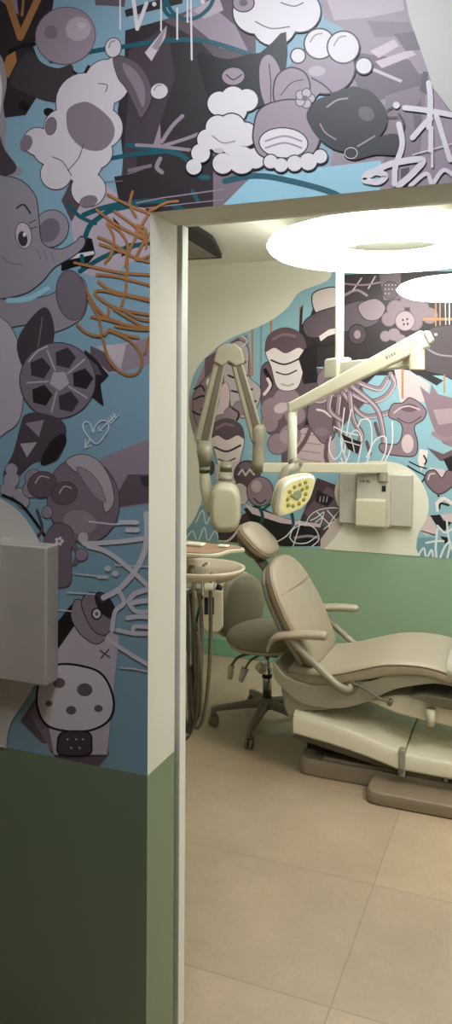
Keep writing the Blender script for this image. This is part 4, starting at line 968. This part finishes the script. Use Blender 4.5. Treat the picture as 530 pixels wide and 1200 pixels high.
# ------------------------------------------------------------------ stool
def stool():
    cx, cy = -0.427, 2.15
    t = empty('dentist_stool', (cx, cy, 0), 'olive taupe wheeled stool with round back, behind the dental chair', 'stool')
    for k in range(5):
        a = math.radians(199+72*k); d = Vector((math.cos(a), math.sin(a), 0)); c = Vector((cx, cy, 0)); sd = Vector((-d.y, d.x, 0))
        rs = []
        for f, z, w, h in ((0.02, .125, .03, .04), (.1, .118, .027, .035), (.2, .1, .022, .028), (.27, .088, .018, .024), (.29, .082, .012, .02)):
            q = c+d*f; q.z = z
            rs.append([q+sd*w*u*0.8+Vector((0, 0, h*v/2)) for u, v in ((-1, -1), (1, -1), (1, .5), (.6, 1), (-.6, 1), (-1, .5))])
        MB().rings(rs).build('spoke', DARKP, t, bevel=0.004)
        q = c+d*0.275
        ca = MB().lathe([(0.012, .05), (0.012, .085)], (q.x, q.y, 0), n=12).tube([(q.x, q.y, .05), (q.x, q.y, .06)], 0.02, 12).build('caster', DARKP, t)
        for s in (-1, 1):
            MB().lathe([(0.02, 0), (0.027, .003), (0.027, .013), (0.02, .016)], q+sd*(0.004 if s > 0 else -0.02)+Vector((0, 0, .027)), sd, n=20).build('wheel', DARKP, ca)
    MB().lathe([(0.036, .1), (0.04, .115), (0.034, .15), (0.026, .155)], (cx, cy, 0), n=24).build('base_hub', DARKP, t)
    MB().lathe([(0.024, .15), (0.022, .26), (0.024, .26), (0.024, .3), (0.015, .3), (0.014, .4)], (cx, cy, 0), n=24).build('gas_lift', CHROME, t)
    MB().lathe([(0.026, .255), (0.026, .275)], (cx, cy, 0), n=24).build('lift_collar', BLACKM, t)
    # seat
    def disc(c, rx, ry, prof, name, m_, n=40):
        m = MB(); m.rings([[Vector((c[0]+rx*k*math.cos(2*pi*i/n), c[1]+ry*k*math.sin(2*pi*i/n), c[2]+z)) for i in range(n)] for k, z in prof]); return m.build(name, m_, t)
    disc((cx-.02, cy+.02, 0.41), .2, .2, [(.6, 0), (.92, .004), (.95, .018), (.93, .02)], 'seat_pan', CREAM2)
    disc((cx-.02, cy+.02, 0.43), .205, .205, [(.9, 0), (.97, .01), (1, .03), (.99, .05), (.94, .066), (.8, .08), (.5, .088), (.1, .09)], 'seat', STOOLM)
    # mechanism
    MB().box((cx-.07, cy-.05, .375), (cx+.07, cy+.05, .41)).build('mechanism', DARKP, t, bevel=0.008)
    MB().tube([(cx-.05, cy-.02, .385), (cx-.12, cy-.1, .375), (cx-.15, cy-.13, .33)], 0.007, 8, 4).build('lever', DARKP, t)
    MB().tube([(cx-.15, cy-.13, .335), (cx-.155, cy-.135, .27)], [.018, .014], 12).build('lever_paddle', CREAM2, t)
    MB().tube([(cx-.02, cy-.05, .385), (cx-.05, cy-.12, .37), (cx-.07, cy-.14, .33)], 0.006, 8, 4).build('lever', DARKP, t)
    MB().tube([(cx-.07, cy-.14, .335), (cx-.09, cy-.15, .27)], [.02, .012], 12).build('lever_paddle', GREYP, t)
    MB().tube([(cx+.0, cy-.14, .36), (cx+.03, cy-.15, .345)], [.022, .026], 12).build('knob', CREAM2, t)
    # back
    n_ = Vector((.945, -.33, 0)).normalized(); bc = Vector((cx, cy, 0)) - n_*0.2; sd = Vector((-n_.y, n_.x, 0)); 
    MB().lathe([(0.028, -0.02), (0.028, 0.03)], bc+Vector((0, -0.03, 0.40)), (sd), n=20).build('back_hinge', DARKP, t)
    MB().tube([(cx-.05, cy+.01, .395), tuple(bc-n_*0.03+Vector((0, 0, .395))), tuple(bc-n_*0.06+Vector((0, 0, .45))), tuple(bc-n_*0.03+Vector((0, 0, .62)))], 0.014, 12, 5).build('back_post', DARKP, t)
    rs = []; c = bc+Vector((0, 0, .60))
    for k, w in ((.6, -.03), (.9, -.022), (.98, -.005), (1, .01), (.97, .03), (.88, .04), (.6, .045), (.1, .046)):
        R = []
        for i in range(40):
            a = 2*pi*i/40; u = math.copysign(abs(math.cos(a))**.85, math.cos(a))*.175*k*(1-.1*math.sin(a)); v = math.copysign(abs(math.sin(a))**.85, math.sin(a))*.165*k
            R.append(c+sd*u+Vector((0, 0, v))+n_*(w+0.35*u*u))
        rs.append(R)
    bk = MB().rings(rs).build('backrest', STOOLM, t)
    rs = []
    for k, w in ((.9, -.05), (1.02, -.045), (1.04, -.02), (1.0, -.006)):
        R = []
        for i in range(40):
            a = 2*pi*i/40; u = math.copysign(abs(math.cos(a))**.85, math.cos(a))*.175*k*(1-.1*math.sin(a)); v = math.copysign(abs(math.sin(a))**.85, math.sin(a))*.165*k
            R.append(c+sd*u+Vector((0, 0, v))+n_*(w+0.35*u*u))
        rs.append(R)
    MB().rings(rs).build('back_shell', CREAM2, t)
stool()

# ------------------------------------------------------------------ dental delivery unit (left, partly behind the door jamb)
def unit():
    D = 3.6
    t = empty('dental_delivery_unit', (-0.86, 1.86, 0), 'dental unit with tray, spittoon bowl and hanging hoses beside the door', 'dental unit')
    tz = onD(250, 643, D).z
    # column
    MB().lathe([(0.12, 0), (0.12, .03), (0.06, .05)], (-0.86, 1.86, 0), n=32).build('foot', BASEM, t)
    MB().lathe([(0.045, .04), (0.045, .86)], (-0.86, 1.86, 0), n=24).build('column', CREAM2, t)
    MB().lathe([(0.02, .86), (0.02, tz-0.01)], (-0.86, 1.86, 0), n=16).build('tray_post', STEEL, t)
    # tray top (rounded tapering tongue)
    tip = onZ(287, 643, tz); n1 = onZ(252, 649, tz); f1 = onZ(252, 638, tz)
    P = [Vector((q.x, q.y)) for q in (n1, tip, f1)]
    out = [(-0.95, P[0].y-0.06), (P[0].x-0.12, P[0].y-0.04), (P[0].x, P[0].y-0.0), (P[1].x-0.05, P[1].y-0.05), (P[1].x, P[1].y), (P[1].x-0.07, P[1].y+0.06), (P[2].x, P[2].y+0.0), (P[2].x-.12, P[2].y+0.04), (-0.95, P[2].y+0.05)]
    def slab(out, z0, z1, name, mt, k=4, sc=1.0, par=None):
        Q = crom([Vector(q) for q in out], k, True) if k else [Vector(q) for q in out]
        c = sum(Q, Vector((0, 0)))/len(Q)
        return MB().rings([[Vector((c.x+(q.x-c.x)*s*sc, c.y+(q.y-c.y)*s*sc, z)) for q in Q] for s, z in ((.97, z0), (1, z0+.004), (1, z1-.004), (.98, z1))]).build(name, mt, par or t)
    tr = slab(out, tz-0.018, tz, 'tray', CREAM2)
    slab(out, tz-0.001, tz+0.004, 'tray_mat', TRAYM, sc=0.93, par=tr)
    MB().tube([(-0.86, 1.86, tz-0.03), ((P[0].x+P[2].x)/2-.1, (P[0].y+P[2].y)/2, tz-0.03)], 0.02, 12).build('tray_arm', STEEL, t)
    # bowl
    bz = onD(250, 655, D).z
    ce = onD(236, 662, D); bz = onD(250, 664, D).z; rx, ry = 0.205, 0.19
    ce.z = bz
    n = 48
    def ringb(k, z): return [Vector((ce.x+rx*k*math.cos(2*pi*i/n), ce.y+ry*k*math.sin(2*pi*i/n), bz+z)) for i in range(n)]
    MB().rings([ringb(.3, -.07), ringb(.55, -.062), ringb(.8, -.04), ringb(.97, -.014), ringb(1, 0), ringb(.96, .004), ringb(.9, -.004), ringb(.8, -.025), ringb(.5, -.045), ringb(.1, -.052)]).build('spittoon_bowl', mat('pale ceramic bowl', (206, 190, 166), 0.22), t)
    MB().tube([(ce.x-.05, ce.y, bz-.05), (ce.x-.05, ce.y, bz+.0)], 0.014, 12).build('drain', STEEL, t)
    MB().tube([(-0.86, 1.86, .84), (ce.x-.06, ce.y, bz-.055)], 0.03, 16).build('bowl_arm', CREAM2, t)
    # holder bar
    a = onD(200, 686, D-0.15); b = onD(252, 687, D-0.15); a = Vector((b.x-.36, b.y-.02, b.z))
    MB().tube([a, b], 0.021, 16).tube([b, b+(b-a).normalized()*0.006], [.017, .012], 16).build('instrument_rail', WHITEP, t)
    MB().tube([b+Vector((0.008, 0, 0)), b+Vector((.03, .01, -.01))], [.014, .01], 10).build('rail_knob', BLACKM, t)
    MB().beam((-0.86, 1.86, .8), (a.x+.1, a.y, a.z), .04, .03).build('rail_bracket', CREAM2, t)
    # instruments standing in rail
    for px, top, mt in ((238, 662, CHROME), (247, 671, DARKP), (227, 672, STEEL)):
        q = onD(px, 687, D-0.15); tp = onD(px+1, top, D-0.15)
        MB().tube([q-Vector((0, 0, .04)), q+Vector((0, 0, .0)), tp], [.008, .009, .006], 10).build('handpiece', mt, t)
    q = onD(238, 663, D-.15)
    MB().tube([q, q+Vector((.02, -.01, .015)), q+Vector((.035, -.015, .01))], [.006, .005, .003], 8).build('syringe_tip', CHROME, t)
    # cart body behind rail with dark gauge windows
    c0 = onD(236, 693, 3.78); c1 = onD(262, 742, 3.78)
    P8 = [(235, 692), (262, 692), (262, 736), (255, 743), (240, 740), (235, 730)]
    w_ = [onD(x, y, 3.75) for x, y in P8]
    bd = MB().prism(w_, F_*0.14-R_*0.0).build('control_pod', CREAM2, t, bevel=0.012)
    for x0_, x1_ in ((239.5, 244.3), (246.8, 251)):
        q = [onD(x, y, 3.752) - F_*0.004 for x, y in ((x0_, 700), (x1_, 700), (x1_, 720), (x0_, 720))]
        MB().prism(q, F_*0.006).build('gauge_window', NAVY, bd)
    MB().beam(onD(240, 705, 3.82), (-0.86, 1.86, .74), .05, .05).build('pod_arm', CREAM2, t)
    # hoses
    hs = [((220, 690), [(221, 760), (222, 830), (226, 848), (230, 840), (232, 800), (231, 740)], HOSE2, .0075), ((226, 690), [(228, 740), (230, 800), (233, 838), (236, 828), (235, 780), (232, 730)], HOSE, .0075),
          ((232, 690), [(236, 720), (236, 780), (233, 836), (229, 850), (225, 830), (222, 780)], HOSE, .009), ((247, 690), [(247, 740), (245, 790), (240, 835), (233, 852), (226, 846), (222, 800)], HOSE, .009),
          ((223, 690), [(226, 730), (226, 800), (221, 856), (216, 846)], HOSE2, .008), ((238, 690), [(234, 712), (229, 740), (230, 800), (224, 858), (216, 840)], HOSE2, .0065)]
    for i, (s, ps, mt, r) in enumerate(hs):
        dd_ = D-0.15+0.02*i
        pts = [onD(s[0], s[1]+2, D-0.15)] + [onD(x, y, dd_+0.02*math.sin(j+i)) for j, (x, y) in enumerate(ps)]
        MB().tube(pts, r, 10, 8).build('hose', mt, t)
    return tz, D
tz, D_ = unit()
def small_item(px, py, name, label, cat, w, d, h, m_):
    q = onZ(px, py, tz+0.006)
    o = MB().box((q.x-w/2, q.y-d/2, tz+0.0045), (q.x+w/2, q.y+d/2, tz+0.004+h)).build(name, m_, bevel=0.006)
    tag(o, label, cat)
small_item(229, 639, 'cotton_dispenser', 'small white box lying on the tray close to the door frame', 'box', .09, .05, .014, WHITEP)
small_item(262, 640.5, 'instrument_case', 'small pale case lying farther right on the tray', 'box', .05, .04, .01, WHITEP)

# ------------------------------------------------------------------ world, colour
w = bpy.data.worlds.new('world'); SC.world = w; w.use_nodes = True
w.node_tree.nodes['Background'].inputs[0].default_value = (0.03, 0.03, 0.03, 1)
SC.view_settings.view_transform = 'Standard'; SC.view_settings.look = 'None'
SC.view_settings.gamma = 1; SC.view_settings.use_curve_mapping = False
SC.view_settings.exposure = 0.0
SC.cycles.use_denoising = True
SC.cycles.max_bounces = 8
